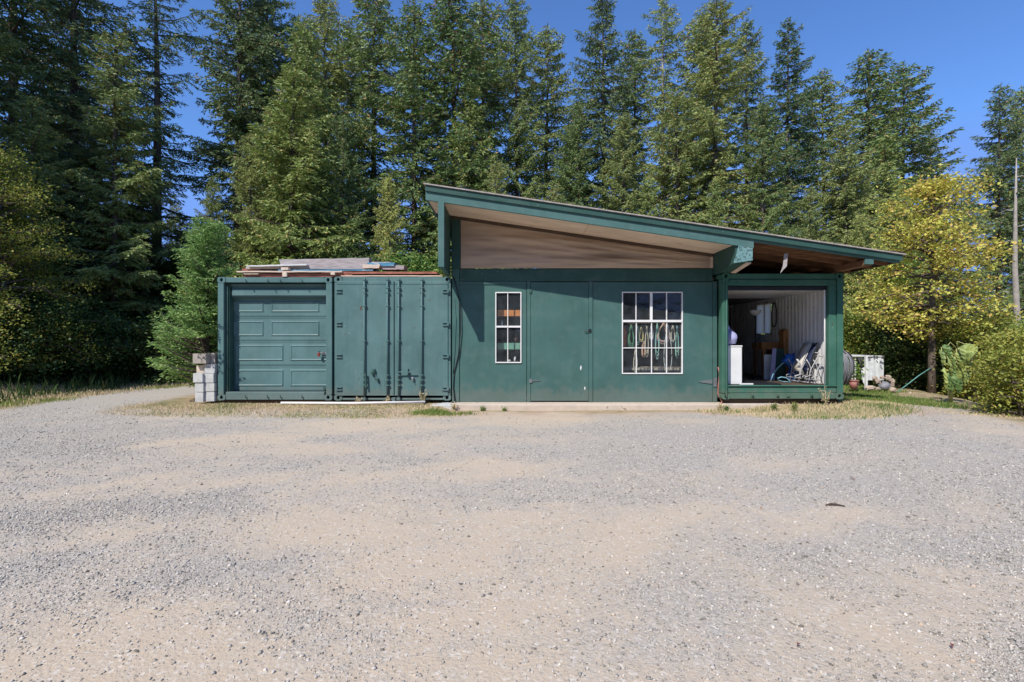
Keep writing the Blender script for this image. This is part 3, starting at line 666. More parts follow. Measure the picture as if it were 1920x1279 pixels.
def casting(x0, x1, y0, y1, z0, z1, front=True):
    "corner block with an oval hole punched in its front face"
    mb = MB(); cx, cz = (x0+x1)/2, (z0+z1)/2; n = 12
    rim = []
    for k in range(n):
        a = 2*math.pi*k/n; rim.append((cx+.031*math.cos(a), cz+.04*math.sin(a)))
    out = []
    for k in range(n):
        a = 2*math.pi*k/n; c, s = math.cos(a), math.sin(a); m = max(abs(c), abs(s)); out.append((cx+(x1-x0)/2*c/m, cz+(z1-z0)/2*s/m))
    v = [(p[0], y0, p[1]) for p in out]+[(p[0], y0, p[1]) for p in rim]+[(p[0], y0+.1, p[1]) for p in rim]
    f = [(k, (k+1) % n, n+(k+1) % n, n+k) for k in range(n)]+[(n+k, n+(k+1) % n, 2*n+(k+1) % n, 2*n+k) for k in range(n)]
    mb.add(v, f)
    b = [(p[0], y1, p[1]) for p in out]; o = [(p[0], y0, p[1]) for p in out]
    mb.add(o+b, [(k, n+k, n+(k+1) % n, (k+1) % n) for k in range(n)]+[tuple(range(n, 2*n))])
    return mb
def container(x0, x1, yf, z0, z1, depth, mat, label, group, hole=None, wall_r=True, lining=False, bott=.15):
    root = thing('shipping_container', label, 'container', ((x0+x1)/2, yf, z0), group)
    g = M[mat]; yb = yf+depth; pw = .13; rt = .12; rb = bott
    for x_ in (x0, x1-pw):
        MB().box(x_+.004, x_+pw-.004, yf+.006, yf+.16, z0+.12, z1-.12).build('corner_post', g, root, .006)
        MB().box(x_+.004, x_+pw-.004, yb-.16, yb-.006, z0+.12, z1-.12).build('corner_post', g, root, .006)
    for x_ in (x0, x1-.165):
        for (ya, yb_) in ((yf, yf+.17),):
            for za in (z0, z1-.12): casting(x_, x_+.165, ya, yb_, za, za+.12).build('corner_casting', g, root, .003)
        for za in (z0, z1-.12): MB().box(x_, x_+.165, yb-.17, yb, za, za+.12).build('corner_casting', g, root, .006)
    MB().box(x0+.165, x1-.165, yf+.01, yf+.13, z1-rt+.008, z1-.008).build('top_rail', g, root, .008)
    MB().box(x0+.165, x1-.165, yf+.01, yf+.13, z0+.008, z0+rb).build('bottom_rail', g, root, .008)
    for x_ in (x0+.006, x1-.066):
        MB().box(x_, x_+.06, yf+.17, yb-.17, z1-.1, z1-.012).build('side_rail', g, root)
        MB().box(x_, x_+.06, yf+.17, yb-.17, z0+.01, z0+.16).build('side_rail', g, root)
    corr_wall(MB(), x0+.03, 1, yf+.16, yb-.16, z0+.16, z1-.1).build('side_wall', g, root)
    corr_wall(MB(), x1-.03, -1, yf+.16, yb-.16, z0+.16, z1-.1, hole).build('side_wall', g, root)
    corr_wall(MB(), yb-.05, -1, x0+.13, x1-.13, z0+.1, z1-.1, axis='y').build('rear_wall', g, root)
    MB().box(x0+.07, x1-.07, yf+.14, yb-.14, z1-.05, z1-.03).build('roof_panel', g, root)
    return root
def hooks(root, xs, yf, z, mat):
    for x in xs:
        MB().tube([(x-.02, yf+.012, z+.03), (x-.018, yf-.03, z+.02), (x+.0, yf-.034, z-.01), (x+.02, yf+.012, z-.02)], .008, 6).build('lashing_hook', mat, root)

GC = 'green shipping containers of the yard'
# ---- left container with sectional roll door
xa, xb, zb0, zt0 = PX(407.5), PX(622.5), .155, 2.705
c1 = container(xa, xb, 10., zb0, zt0, 6.06, 'cgreen', 'green shipping container with a panelled roll-up door at far left', GC, bott=.17)
hooks(c1, [PX(462), PX(503), PX(526.5), PX(567)], 10., PZ(527), M['cgreen']); hooks(c1, [PX(461), PX(502), PX(526.5), PX(567)], 10., PZ(744), M['cgreen'])
MB().box(xa+.13, xb-.13, 10.17, 10.28, PZ(556), zt0-.12).box(xa+.13, xb-.13, 10.135, 10.165, PZ(531)-.05, PZ(531)).box(PX(428), PX(612.5), 10.13, 10.165, PZ(553), PZ(541)).build('door_header', M['cdoor'], c1, .004)
MB().box(xb-.155, xb-.131, 10.17, 10.27, zb0+.17, zt0-.12).build('door_jamb', M['cgreen'], c1, .004)
MB().box(xa+.13, xa+.2, 10.09, 10.27, zb0+.17, zt0-.12).tube([(xa+.17, 10.07, z_) for z_ in (zb0+.17, zt0-.14)], .012, 6).build('door_jamb', M['dgreen'], c1, .004)
door = MB().box(xa+.15, xb-.135, 10.285, 10.32, zb0+.1, zt0-.25)
dr = door.build('roll_door', M['cdoor'], c1)
sec = [PZ(735.5), PZ(686.5), PZ(639), PZ(593), PZ(555)]
cols_lo = [(441, 531.5), (544, 634)]; cols_hi = [(409, 494.5), (508, 599)]
for k in range(4):
    z_a, z_b = sec[k], sec[k+1]
    xl, xr = xa+.17, xb-.135
    mb = MB(); mb.box(xl, xr, 10.265, 10.283, z_a+.004, z_b-.004)
    for gz in (.3,): mb.box(xl, xr, 10.260, 10.2645, z_a+.02, z_a+.03); mb.box(xl, xr, 10.260, 10.2645, z_b-.03, z_b-.02)
    for (pa, pb) in (cols_lo if k < 2 else cols_hi):
        x0_, x1_ = max(PX(pa, 10.26), xl+.01), min(PX(pb, 10.26), xr-.012); za_, zb_ = z_a+.095, z_b-.085
        e = .022
        v = [(x0_, 10.2645, za_), (x1_, 10.2645, za_), (x1_, 10.2645, zb_), (x0_, 10.2645, zb_), (x0_+e, 10.248, za_+e), (x1_-e, 10.248, za_+e), (x1_-e, 10.248, zb_-e), (x0_+e, 10.248, zb_-e),
             (x0_+2*e, 10.260, za_+2*e), (x1_-2*e, 10.260, za_+2*e), (x1_-2*e, 10.260, zb_-2*e), (x0_+2*e, 10.260, zb_-2*e)]
        mb.add(v, [(i, (i+1) % 4, 4+(i+1) % 4, 4+i) for i in range(4)]+[(4+i, 4+(i+1) % 4, 8+(i+1) % 4, 8+i) for i in range(4)]+[(8, 9, 10, 11)])
    mb.build('door_section', M['cdoor'], dr)
hx, hz = PX(603, 10.25), PZ(662, 10.25)
MB().box(hx, hx+.1, 10.235, 10.248, hz-.03, hz+.03).tube([(hx+.06, 10.235, hz), (hx+.06, 10.19, hz), (hx, 10.18, hz+.01)], .009, 6).build('hasp', M['steel'], dr)
MB().box(hx-.055, hx-.005, 10.16, 10.195, hz-.07, hz+.01).build('padlock', M['red'], dr, .006).data.materials[0] = M['red']
MB().tube([(hx-.04, 10.18, hz+.01), (hx-.03, 10.18, hz+.045), (hx-.01, 10.18, hz+.04), (hx-.01, 10.18, hz)], .006, 6).build('shackle', M['black'], dr)
MB().box(PX(604, 10.17), PX(611, 10.17), 10.22, 10.248, PZ(731, 10.17), PZ(726, 10.17)).build('door_latch', M['dgreen'], dr, .003)

# ---- second container with locking bars
xa2, xb2 = PX(626.5), PX(845.5)
c2 = container(xa2, xb2, 10., zb0-.005, zt0+.005, 6.06, 'cgreen', 'green shipping container with four locking bars on its double doors', GC, bott=.05)
xm = PX(739.5)
for side, (l, rr) in enumerate(((xa2+.06, xm-.008), (xm+.008, xb2-.06))):
    d = MB(); d.box(l, rr, 9.985, 10.03, zb0+.1, zt0-.085)
    dleaf = d.build('door', M['cgreen'], c2, .008)
    MB().box(l, rr, 9.978, 9.9845, zb0+.1, zb0+.135).box(l, rr, 9.978, 9.9845, zt0-.155, zt0-.15).build('door_edge', M['cgreen'], dleaf)
    for zz in (546, 607.5, 667.5, 728.5):
        z = PZ(zz); a, b = (l-.02, l+.11) if side == 0 else (rr-.11, rr+.02)
        MB().box(a, b, 9.955, 9.984, z-.04, z-.018).box(a, b, 9.955, 9.984, z+.018, z+.04).box(a+(0.0 if side == 0 else .09), a+(.04 if side == 0 else .13), 9.96, 9.984, z-.017, z+.017).build('hinge', M['cgreen'], dleaf, .003)
    for xpx in ((684.5, 727.5) if side == 0 else (748.5, 791.5)):
        x = PX(xpx); lb = MB().tube([(x, 9.945, zb0+.0), (x, 9.945, zt0-.04)], .017, 10).build('locking_bar', M['cgreen'], dleaf)
        for zz in (574, 639, 549, 540, 703, 712, 722):
            z = PZ(zz); MB().box(x-.04, x+.04, 9.93, 9.983, z-.008, z+.008).box(x-.02, x+.02, 9.924, 9.93, z-.012, z+.012).build('bar_guide', M['cgreen'], lb, .002)
        for z, h in ((zt0-.05, .05), (zb0+.035, .06)): MB().box(x-.035, x+.03, 9.92, 9.975, z-h/2, z+h/2).build('cam_lock', M['cgreen'], lb, .004)
# handles
MB().bar((PX(687), 9.915, PZ(698)), (PX(688.5), 9.915, PZ(727)), .03, .018).build('handle', M['dgreen'], c2, .003)
MB().bar((PX(722), 9.92, PZ(709)), (PX(723), 9.92, PZ(736)), .02, .014).build('handle', M['cgreen'], c2, .003)
MB().bar((PX(748), 9.91, PZ(697)), (PX(781), 9.92, PZ(697.5)), .022, .02).box(PX(763), PX(766.5), 9.9, 9.98, PZ(703), PZ(691)).build('handle', M['cgreen'], c2, .003)
MB().bar((PX(786), 9.92, PZ(709)), (PX(787), 9.92, PZ(738)), .02, .014).build('handle', M['cgreen'], c2, .003)
for (a, b) in ((702, 694), (699, 699), (708.5, 711), (774, 709)): MB().box(PX(a-2), PX(a+2.5), 9.93, 9.984, PZ(b+2.5), PZ(b-2)).bar((PX(a), 9.93, PZ(b)), (PX(a+2), 9.925, PZ(b+6)), .014, .014).build('handle_catch', M['dgreen'] if a < 770 else M['steel'], c2, .003)
MB().box(PX(737), PX(743), 9.9, 9.99, PZ(752), PZ(745)).build('door_stop', M['cgreen'], c2, .004)

# ---- right container, open front
xa3, xb3, y3 = 4.234, 6.688, 9.75
z30, z31 = .205, 2.75
wy0, wy1, wz0, wz1 = 12.25, 13.0, EYE+.17, EYE+.96
c3 = container(xa3, xb3, y3, z30, z31, 6.06, 'rgreen', 'darker green shipping container standing open at the right end', GC, hole=(wy0, wy1, wz0, wz1), bott=.12)
FL = .47
MB().box(xa3+.07, xb3-.07, y3+.14, y3+5.9, FL-.05, FL).build('floor_boards', M['beam'], c3)
MB().box(xa3+.13, xb3-.13, y3+.03, y3+.14, z30+.125, FL-.01).box(xa3+.12, xb3-.12, y3+.0, y3+.15, FL-.008, FL+.012).build('sill', M['rgreen'], c3, .01)
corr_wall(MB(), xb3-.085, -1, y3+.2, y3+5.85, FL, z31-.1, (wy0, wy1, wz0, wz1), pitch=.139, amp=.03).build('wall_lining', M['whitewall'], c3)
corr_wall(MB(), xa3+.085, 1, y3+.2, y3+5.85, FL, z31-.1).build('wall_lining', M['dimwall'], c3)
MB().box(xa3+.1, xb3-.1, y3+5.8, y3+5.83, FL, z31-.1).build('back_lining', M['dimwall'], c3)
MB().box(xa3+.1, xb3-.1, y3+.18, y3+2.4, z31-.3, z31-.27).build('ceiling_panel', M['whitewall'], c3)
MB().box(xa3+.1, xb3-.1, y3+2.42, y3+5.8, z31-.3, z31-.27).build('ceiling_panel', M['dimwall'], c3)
MB().box(xa3+.13, xb3-.13, y3+.03, y3+.16, PZ(535, y3), z31-.115).box(xa3+.165, xb3-.165, y3+.0, y3+.03, PZ(528, y3), PZ(525, y3)).build('door_header', M['rgreen'], c3, .005)
MB().box(xa3+.13, xb3-.13, y3+.1, y3+.2, z31-.33, PZ(536, y3)).build('door_track', M['black'], c3)
MB().box(xb3-.28, xb3-.13, y3+.032, y3+.138, FL+.013, PZ(535, y3)-.002).build('jamb', M['rgreen'], c3, .006)
MB().tube([(xb3-.31, y3+.12, FL), (xb3-.31, y3+.12, z31-.3), (xb3-.36, y3+.2, z31-.27)], .016, 6).build('door_track', M['whitewall'], c3)
MB().box(xa3+.02, xa3+.05, y3-.02, y3+.0, z30+.13, z31-.13).tube([(xa3+.075, y3-.03, z30+.05), (xa3+.075, y3-.03, z31-.2)], .017, 8).build('locking_bar', M['rgreen'], c3, .003)
hooks(c3, [PX(1411, y3), PX(1458, y3), PX(1522, y3)], y3, PZ(741, y3), M['rgreen'])
for xx in (PX(1411, y3), PX(1458, y3), PX(1478, y3), PX(1522, y3)): MB().box(xx-.03, xx+.03, y3-.012, y3+.01, PZ(744, y3), PZ(738, y3)).build('cam_keeper', M['rgreen'], c3, .004)
wn = MB().box(xb3-.1, xb3-.03, wy0-.03, wy0+.02, wz0, wz1).box(xb3-.1, xb3-.03, wy1-.02, wy1+.03, wz0, wz1).box(xb3-.1, xb3-.03, wy0-.03, wy1+.03, wz1-.002, wz1+.04).box(xb3-.1, xb3-.03, wy0-.03, wy1+.03, wz0-.04, wz0+.002).box(xb3-.09, xb3-.04, 12.56, 12.62, wz0, wz1).build('window_frame', M['black'], c3)
# timbers the containers rest on
for xx, y_, z_, nm in ((-5.9, 9.98, .16, 'second'), (-4.05, 9.98, .16, 'x')): pass
for i, (a, b, y_, zt, lab, mt) in enumerate([(xa+.02, xb-.0, 10.08, zb0-.003, 'dark timber bearer under the roll-up door container', 'beam'), (xa2+.05, xb2-.5, 10.08, zb0-.01, 'dark timber bearer under the locking bar container', 'beam'), (xa3+.1, xb3-.02, 9.86, z30-.004, 'dark timber bearer under the open right container', 'beam')]):
    tag(MB().box(a, b, y_, y_+.18, -.05, zt).build('timber_bearer', M[mt], None, .01), lab, 'timber', 'timbers carrying the containers')

# ---------------------------------------------------------------- the workshop between the containers
sh = thing('workshop_building', 'dark green plywood workshop with slanting roof between the shipping containers', 'building', (1.5, 10, 0))
WL, WR = PX(848), xa3-.002
ZB, ZH = PZ(753.5), PZ(504)
def wall_with_holes(name, x0, x1, z0, z1, y0, y1, holes, mat):
    mb = MB(); xs = sorted({x0, x1}|{h[0] for h in holes}|{h[1] for h in holes})
    for a, b in zip(xs, xs[1:]):
        hs = sorted([h for h in holes if h[0] <= a+1e-6 and h[1] >= b-1e-6], key=lambda h: h[2]); z = z0
        for h in hs: mb.box(a, b, y0, y1, z, h[2]); z = h[3]
        mb.box(a, b, y0, y1, z, z1)
    return mb.build(name, mat, sh)
w1 = (PX(929.5), PX(977), PZ(680), PZ(548.5)); w2 = (PX(1166.5), PX(1279), PZ(700.5), PZ(548))
wall_with_holes('wall', WL, PX(987), ZB, PZ(528), 10.0, 10.05, [w1], M['wgreen'])
MB().box(WL-.0, PX(861), 9.975, 9.998, ZB, ZH).build('trim_board', M['wgreen'], sh, .003)
MB().box(PX(988), PX(994.6), 9.985, 10.04, ZB, PZ(528)).build('door_post', M['wgreen'], sh, .003)
MB().box(PX(861.3), PX(987), 9.982, 9.998, PZ(533.3), PZ(528.5)).build('trim_board', M['wgreen'], sh)
dd = MB().box(PX(995.2), PX(1103.5), 9.992, 10.035, ZB+.02, PZ(529.2)).build('door', M['wgreen'], sh, .003)
MB().box(PX(1103.8), PX(1111), 9.975, 10.035, ZB, PZ(528)).build('trim_board', M['wgreen'], sh, .003)
wall_with_holes('swing_door', PX(1112), PX(1335.5), ZB, PZ(529.2), 9.995, 10.045, [w2], M['wgreen'])
MB().box(PX(1336.3), WR, 9.98, 10.04, ZB, PZ(528)).build('door_post', M['wgreen'], sh, .003)
MB().box(WL+.02, WR-.02, 10.052, 10.058, PZ(533), PZ(520)).build('backing', M['beam'], sh)
MB().box(PX(861.3), PX(1336), 9.99, 10.05, PZ(527.7), ZH).build('header_beam', M['dgreen'], sh, .004)  # darker than the wall paint, shade under the eave put into the colour
for z_ in (PZ(516), ): MB().box(PX(870), PX(1330), 9.984, 9.989, z_, z_+.008).build('header_beam', M['wgreen'], sh)
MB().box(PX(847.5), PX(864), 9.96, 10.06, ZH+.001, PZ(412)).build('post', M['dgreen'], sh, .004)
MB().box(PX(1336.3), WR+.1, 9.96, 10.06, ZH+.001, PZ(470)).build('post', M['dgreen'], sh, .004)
# latch, hinges
MB().tube([(PX(1095), 9.965, PZ(621.5)), (PX(1103), 9.96, PZ(622))], .008, 6).box(PX(1103), PX(1108), 9.955, 9.975, PZ(623), PZ(617)).build('door_latch', M['black'], dd, .002)
for zz, arm in ((546, 0), (714, 18)):
    z = PZ(zz); mb = MB().box(PX(992.5), PX(997), 9.97, 9.984, z-.04, z+.04)
    if arm: mb.prism([(PX(996), z-.015), (PX(1012), z-.004), (PX(1012), z+.004), (PX(996), z+.015)], 'y', 9.978, 9.99)
    mb.build('hinge', M['steel'] if arm else M['dgreen'], dd)
MB().prism([(PX(1335), PZ(720)), (PX(1335), PZ(711)), (PX(1310), PZ(715)), (PX(1310), PZ(716.5))], 'y', 9.98, 9.993).box(PX(1336.5), PX(1343), 9.965, 9.978, PZ(725), PZ(708)).build('strap_hinge', M['steel'], sh)
# slab and interior
MB().box(PX(852), PX(1440)+.1, 9.62, 10.05, -.15, PZ(754.2)).build('concrete_sill', M['concrete'], sh, .015)
MB().box(WL+.02, WR-.02, 10.06, 15.9, -.05, .1).build('floor', M['concrete'], sh)
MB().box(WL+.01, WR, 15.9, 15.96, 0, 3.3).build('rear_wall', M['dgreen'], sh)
MB().box(WL+.012, WL+.05, 10.07, 15.88, .1, 2.7).box(WR-.05, WR-.012, 10.07, 15.88, .1, 2.7).build('side_lining', M['dimwall'], sh)

# glass
mg, ntg, Bg, N, L = newmat('dusty_glass')
tr = N('ShaderNodeBsdfTransparent'); tr.inputs[0].default_value = (.93, .95, .95, 1); gl = N('ShaderNodeBsdfGlossy'); gl.inputs['Roughness'].default_value = .02; df = N('ShaderNodeBsdfDiffuse'); df.inputs[0].default_value = (.5, .55, .6, 1)
lw = N('ShaderNodeLayerWeight'); lw.inputs[0].default_value = .5; pw_n = N('ShaderNodeMath'); pw_n.operation = 'POWER'; L(lw.outputs['Facing'], pw_n.inputs[0]); pw_n.inputs[1].default_value = 4.; fr = N('ShaderNodeMath'); fr.operation = 'MULTIPLY_ADD'; L(pw_n.outputs[0], fr.inputs[0]); fr.inputs[1].default_value = .8; fr.inputs[2].default_value = .024; m1 = N('ShaderNodeMixShader'); m2 = N('ShaderNodeMixShader')
L(fr.outputs[0], m1.inputs[0]); L(tr.outputs[0], m1.inputs[1]); L(gl.outputs[0], m1.inputs[2])
L(ramp(N, L, noise(N, L, geo_pos(N), 6, 5), [(.3, .015), (.75, .05)]), m2.inputs[0]); L(m1.outputs[0], m2.inputs[1]); L(df.outputs[0], m2.inputs[2]); L(m2.outputs[0], ntg.nodes['Material Output'].inputs[0])
M['glass'] = mg
def window(holes, verts, bars, name='window'):
    x0, x1, z0, z1 = holes; fr = MB(); e = .013
    fr.box(x0-.008, x0+e, 9.975, 10.03, z0-.008, z1+.008).box(x1-e, x1+.008, 9.975, 10.03, z0-.008, z1+.008).box(x0+e, x1-e, 9.975, 10.03, z1-e, z1+.008).box(x0+e, x1-e, 9.975, 10.03, z0-.008, z0+e)
    w_ = fr.build(name, M['white'], sh, .003)
    for (a, b, c, d, y_) in bars: MB().box(a, b, y_, y_+.03, c, d).build('glazing_bar', M['white'], w_, .002)
    MB().box(x0+.01, x1-.01, 10.012, 10.016, z0+.01, z1-.01).build('pane', M['glass'], w_)
    return w_
a, b, c, d = w1
window(w1, 0, [(a+.014, b-.014, PZ(614.3), PZ(611), 9.978), (PX(951.3), PX(952.8), PZ(611), d-.014, 9.985), (PX(951.3), PX(952.8), c+.014, PZ(614.3), 9.985)])
a, b, c, d = w2
bars = [(a+.014, b-.014, PZ(604.3), PZ(600), 9.97), (PX(1218.3), PX(1223), PZ(600), d-.014, 9.974)]
for xx in (1192.4, 1249.8): bars.append((PX(xx-.8), PX(xx+.8), PZ(600), d-.014, 9.988))
for xx in (1193, 1221.6, 1249.8): bars.append((PX(xx-.8), PX(xx+.8), c+.014, PZ(604.3), 9.988))
bars.append((a+.014, b-.014, PZ(653.3), PZ(651.7), 9.986))
window(w2, 0, bars)

# ---- roof
SL = -.147
YF, YB = 8.97, 16.4
def zb_(X): return EYE+2.378+SL*X          # underside of the front fascia
def zt_(X): return EYE+2.906+SL*(X+1.61)   # top of roof
RX0, RX1, RM = -1.6, 7.2, 4.475
def slope_prism(mb, x0, x1, f_lo, f_hi, y0, y1):
    return mb.prism([(x0, f_lo(x0)), (x1, f_lo(x1)), (x1, f_hi(x1)), (x0, f_hi(x0))], 'y', y0, y1)
slope_prism(MB(), RX0-.03, RX1+.05, lambda x: zt_(x)-.022, zt_, YF-.085, YB+.05).build('roof', M['roof'], sh)
slope_prism(MB(), RX0, RX1, lambda x: zt_(x)-.05, lambda x: zt_(x)-.024, YF-.0, YB).build('roof_deck', M['deck'], sh)
slope_prism(MB(), RX0, RX1, lambda x: zt_(x)-.13, lambda x: zt_(x)-.023, YF-.055, YF-.022).build('drip_board', M['dgreen'], sh)  # darker green than the fascia, imitates the shadow of the roof edge
slope_prism(MB(), RX0, RM, lambda x: zb_(x), lambda x: zt_(x)-.052, YF-.02, YF+.03).build('fascia', M['fascia'], sh, .003)
slope_prism(MB(), RM+.002, RX1-.02, lambda x: zt_(x)-.175, lambda x: zt_(x)-.052, YF-.012, YF+.02).build('fascia', M['fascia'], sh, .003)
MB().prism([(RX0+.0, zb_(RX0)), (RX0+.03, zb_(RX0)), (RX0+.03, zt_(RX0)-.05), (RX0, zt_(RX0)-.05)], 'y', YF+.031, YB).build('fascia', M['fascia'], sh)
MB().prism([(RX1-.05, zt_(RX1)-.16), (RX1-.02, zt_(RX1)-.16), (RX1-.02, zt_(RX1)-.05), (RX1-.05, zt_(RX1)-.05)], 'y', YF+.03, YB).build('fascia', M['beam'], sh)
# soffit with joints
xs = [RX0+.031, PX(1100, 9.4), 2.75, 4.14]
for a, b in zip(xs, xs[1:]): slope_prism(MB(), a+.0, b-.006, lambda x: zb_(x)+.02, lambda x: zb_(x)+.032, YF+.031, 9.955).build('soffit', M['soffit'], sh)
slope_prism(MB(), PX(864)+.002, 4.14, lambda x: zb_(x)-.045, lambda x: zb_(x)+.019, 9.93, 9.96).build('trim_board', M['beam'], sh)
slope_prism(MB(), WL, WR, lambda x: zb_(x)-.04, lambda x: zt_(x)-.06, 9.965, 10.02).build('gable_board', M['beam'], sh)
# sagging tarp that closes the gable
n1, n2 = 70, 26; V = []; Fc = []
X0, X1 = PX(864.5), PX(1335)
for i in range(n1+1):
    x = X0+(X1-X0)*i/n1
    for j in range(n2+1):
        t = j/n2; z = ZH+.004+(zb_(x)-.02-ZH)*t; u = i/n1
        k = math.sin(math.pi*t)*math.sin(math.pi*min(1, u*1.02))
        wv = .5*math.sin(9*t+5*u-7*u*u)+.35*math.sin(21*t-11*u+2)+.25*math.sin(4*u*math.pi+6*t)
        V.append((x, 9.955-.07*k-.075*k*wv-.02*k*math.sin(34*t+14*u)-.006*math.sin(60*t-19*u), z))
for i in range(n1):
    for j in range(n2): q = i*(n2+1)+j; Fc.append((q, q+n2+1, q+n2+2, q+1))
MB().add(V, Fc, True).build('gable_tarp', M['tarp'], sh)
MB().box(PX(1330), PX(1334.5), 9.93, 9.953, ZH+.01, zb_(PX(1330))-.05).build('batten', M['tan_wood'], sh)
# wing wall under the high end of the roof
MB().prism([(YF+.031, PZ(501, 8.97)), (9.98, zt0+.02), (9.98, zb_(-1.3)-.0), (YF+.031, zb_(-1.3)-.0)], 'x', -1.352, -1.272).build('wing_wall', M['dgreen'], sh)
MB().box(-1.368, -1.255, YF-.03, YF+.028, PZ(501, 8.97), zb_(-1.368)-.004).build('wing_wall_edge', M['fascia'], sh, .004)
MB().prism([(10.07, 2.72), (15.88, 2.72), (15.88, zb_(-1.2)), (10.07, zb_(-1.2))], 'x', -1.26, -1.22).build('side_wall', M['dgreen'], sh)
# main beam and stub
bx0, bx1 = 4.15, 4.455
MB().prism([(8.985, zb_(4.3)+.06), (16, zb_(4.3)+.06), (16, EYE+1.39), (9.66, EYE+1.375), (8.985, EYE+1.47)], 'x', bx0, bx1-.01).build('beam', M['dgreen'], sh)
MB().prism([(bx0-.045, EYE+1.44), (bx1, EYE+1.49), (bx1, zb_(bx1)-.003), (bx0+.05, zb_(bx0)-.003)], 'y', 8.95, 8.982).build('beam_end', M['peel'], sh, .004)
MB().bar((4.4, 9.0, EYE+1.455), (4.4, 9.62, EYE+1.36), .1, .02).build('beam_cap', M['tan_wood'], sh)
px_ = 6.62
MB().box(px_-.075, px_+.075, YF+.021, 16, zt_(px_)-.29, zt_(px_)-.19).build('purlin', M['rafter'], sh)
MB().box(px_-.078, px_+.078, YF-.015, YF+.02, zt_(px_)-.275, zt_(px_)-.178).build('purlin_end', M['fascia'], sh, .004)
for y_ in (9.2, 9.62, 10.2, 10.8, 11.4, 12.0, 12.6, 13.2, 13.8, 14.4, 15.0, 15.6, 16.2):
    slope_prism(MB(), bx1+.0, RX1-.055, lambda x: zt_(x)-.185, lambda x: zt_(x)-.052, y_, y_+.04).build('rafter', M['rafter'], sh)
# torn hanging piece
pw_ = P(1475, 478, 9.1)
tf_ = MB().add([(pw_[0]+.03, 9.1, pw_[2]+.03), (pw_[0]-.03, 9.13, pw_[2]+.03), (pw_[0]-.05, 9.14, pw_[2]-.2), (pw_[0]-.09, 9.16, pw_[2]-.34), (pw_[0]-.03, 9.13, pw_[2]-.26), (pw_[0]+.01, 9.11, pw_[2]-.21), (pw_[0]+.015, 9.1, pw_[2]-.08)], [(0, 1, 2, 3, 4, 5, 6)]).build('torn_flap', M['grey_wood'], sh)
so_ = tf_.modifiers.new('t', 'SOLIDIFY'); so_.thickness = .012
# ---------------------------------------------------------------- boards stacked on the container roofs
ZC = zt0+.005
def board(px0, px1, py_lo, py_hi, Y, dep, mat, label, name='plank', tilt=0, sag=0, seed=0, cat='plank', py_hi2=None):
    r = random.Random(seed); n = 10; V = []; F = []
    x0, x1 = PX(px0, Y), PX(px1, Y); zl, zh = PZ(py_lo, Y), PZ(py_hi, Y); zh2 = PZ(py_hi2, Y) if py_hi2 else zh
    for i in range(n+1):
        t = i/n; x = x0+(x1-x0)*t; s = -sag*math.sin(math.pi*t)+r.uniform(-.004, .004)+tilt*t; top = zh+(zh2-zh)*t
        for (dy, z) in ((0, zl+s), (dep, zl+s+.02), (dep, top+s+.02), (0, top+s)): V.append((x+(r.uniform(-.02, .02) if i in (0, n) else 0), Y+dy, z))
    for i in range(n):
        a = i*4
        for k in range(4): F.append((a+k, a+(k+1) % 4, a+4+(k+1) % 4, a+4+k))
    F += [(3, 2, 1, 0), (n*4, n*4+1, n*4+2, n*4+3)]
    return tag(MB().add(V, F).build(name, M[mat], None, .003), label, cat, 'boards and sheets piled on the left containers')
board(455, 660, 519.3, 513, 10.06, .9, 'red_wood', 'rusty red board lying lowest on the left container roof', 'board', cat='board')
board(456, 484, 514.5, 512.8, 10.02, .3, 'tan_wood', 'short pale strip at the left end of the lowest red board', 'strip', cat='strip')
board(443, 640, 510.5, 508, 10.0, .8, 'tan_wood', 'long pale plank with its left end overhanging the pile', seed=1)
board(600, 818, 513.5, 509.5, 10.05, .7, 'red_wood', 'long rust brown sheet running along the locking bar container roof', 'sheet', cat='sheet', seed=2)
board(640, 829, 518.6, 516.4, 10.02, .5, 'tan_wood', 'thin tan strip along the top edge of the locking bar container', 'strip', cat='strip', seed=12)
board(521, 700, 508, 505.5, 10.1, .8, 'blue_sheet', 'blue painted sheet in the middle of the pile', 'sheet', cat='sheet', seed=3)
board(454, 487, 507.5, 503.5, 10.2, .3, 'red_wood', 'short red block under the left end of the upper planks', 'board', cat='board', seed=13)
board(462, 690, 504.5, 500.3, 10.15, .7, 'grey_wood', 'wide dark grey plank above the blue sheet', sag=.0, seed=4, py_hi2=498)
board(461, 575, 500, 498, 10.05, .7, 'pale_sheet', 'thin pale board pointing left over the grey planks', 'board', cat='board', tilt=.03, seed=5)
board(525, 691, 498, 486.8, 10.25, .25, 'grey_wood', 'broad weathered grey plank topmost in the pile', seed=6, py_hi2=483.5)
board(560, 720, 501, 494, 10.18, .5, 'grey_wood', 'grey plank right under the topmost one', seed=7, tilt=.01)
board(660, 733, 496.5, 491, 10.3, .4, 'grey_wood', 'short grey plank at the right shoulder of the pile', seed=8)
board(690, 740, 499, 492.5, 10.12, .5, 'blue_sheet', 'light blue scrap at the right end of the pile', 'sheet', cat='sheet', seed=9)
board(715, 757, 505.5, 497.5, 10.15, .4, 'grey_wood', 'grey frame piece jutting out rightmost above the rust brown sheet', seed=10)
board(680, 712, 503, 496, 10.08, .2, 'tan_wood', 'stubby tan block end near the right of the pile', 'block', cat='block', seed=11)
for (a, b, c, d, lab) in [(527, 541, 506.5, 501.5, 'pale spacer block between blue sheet and grey plank'), (529.5, 538, 519, 511, 'small cream spacer block under the long pale plank'), (620, 628, 515.5, 511, 'tiny grey spacer block over the gap between the containers')]:
    tag(MB().box(PX(a), PX(b), 9.99, 10.1, PZ(c), PZ(d)).build('spacer_block', M['sand'], None, .004), lab, 'block', 'spacer blocks in the board pile')

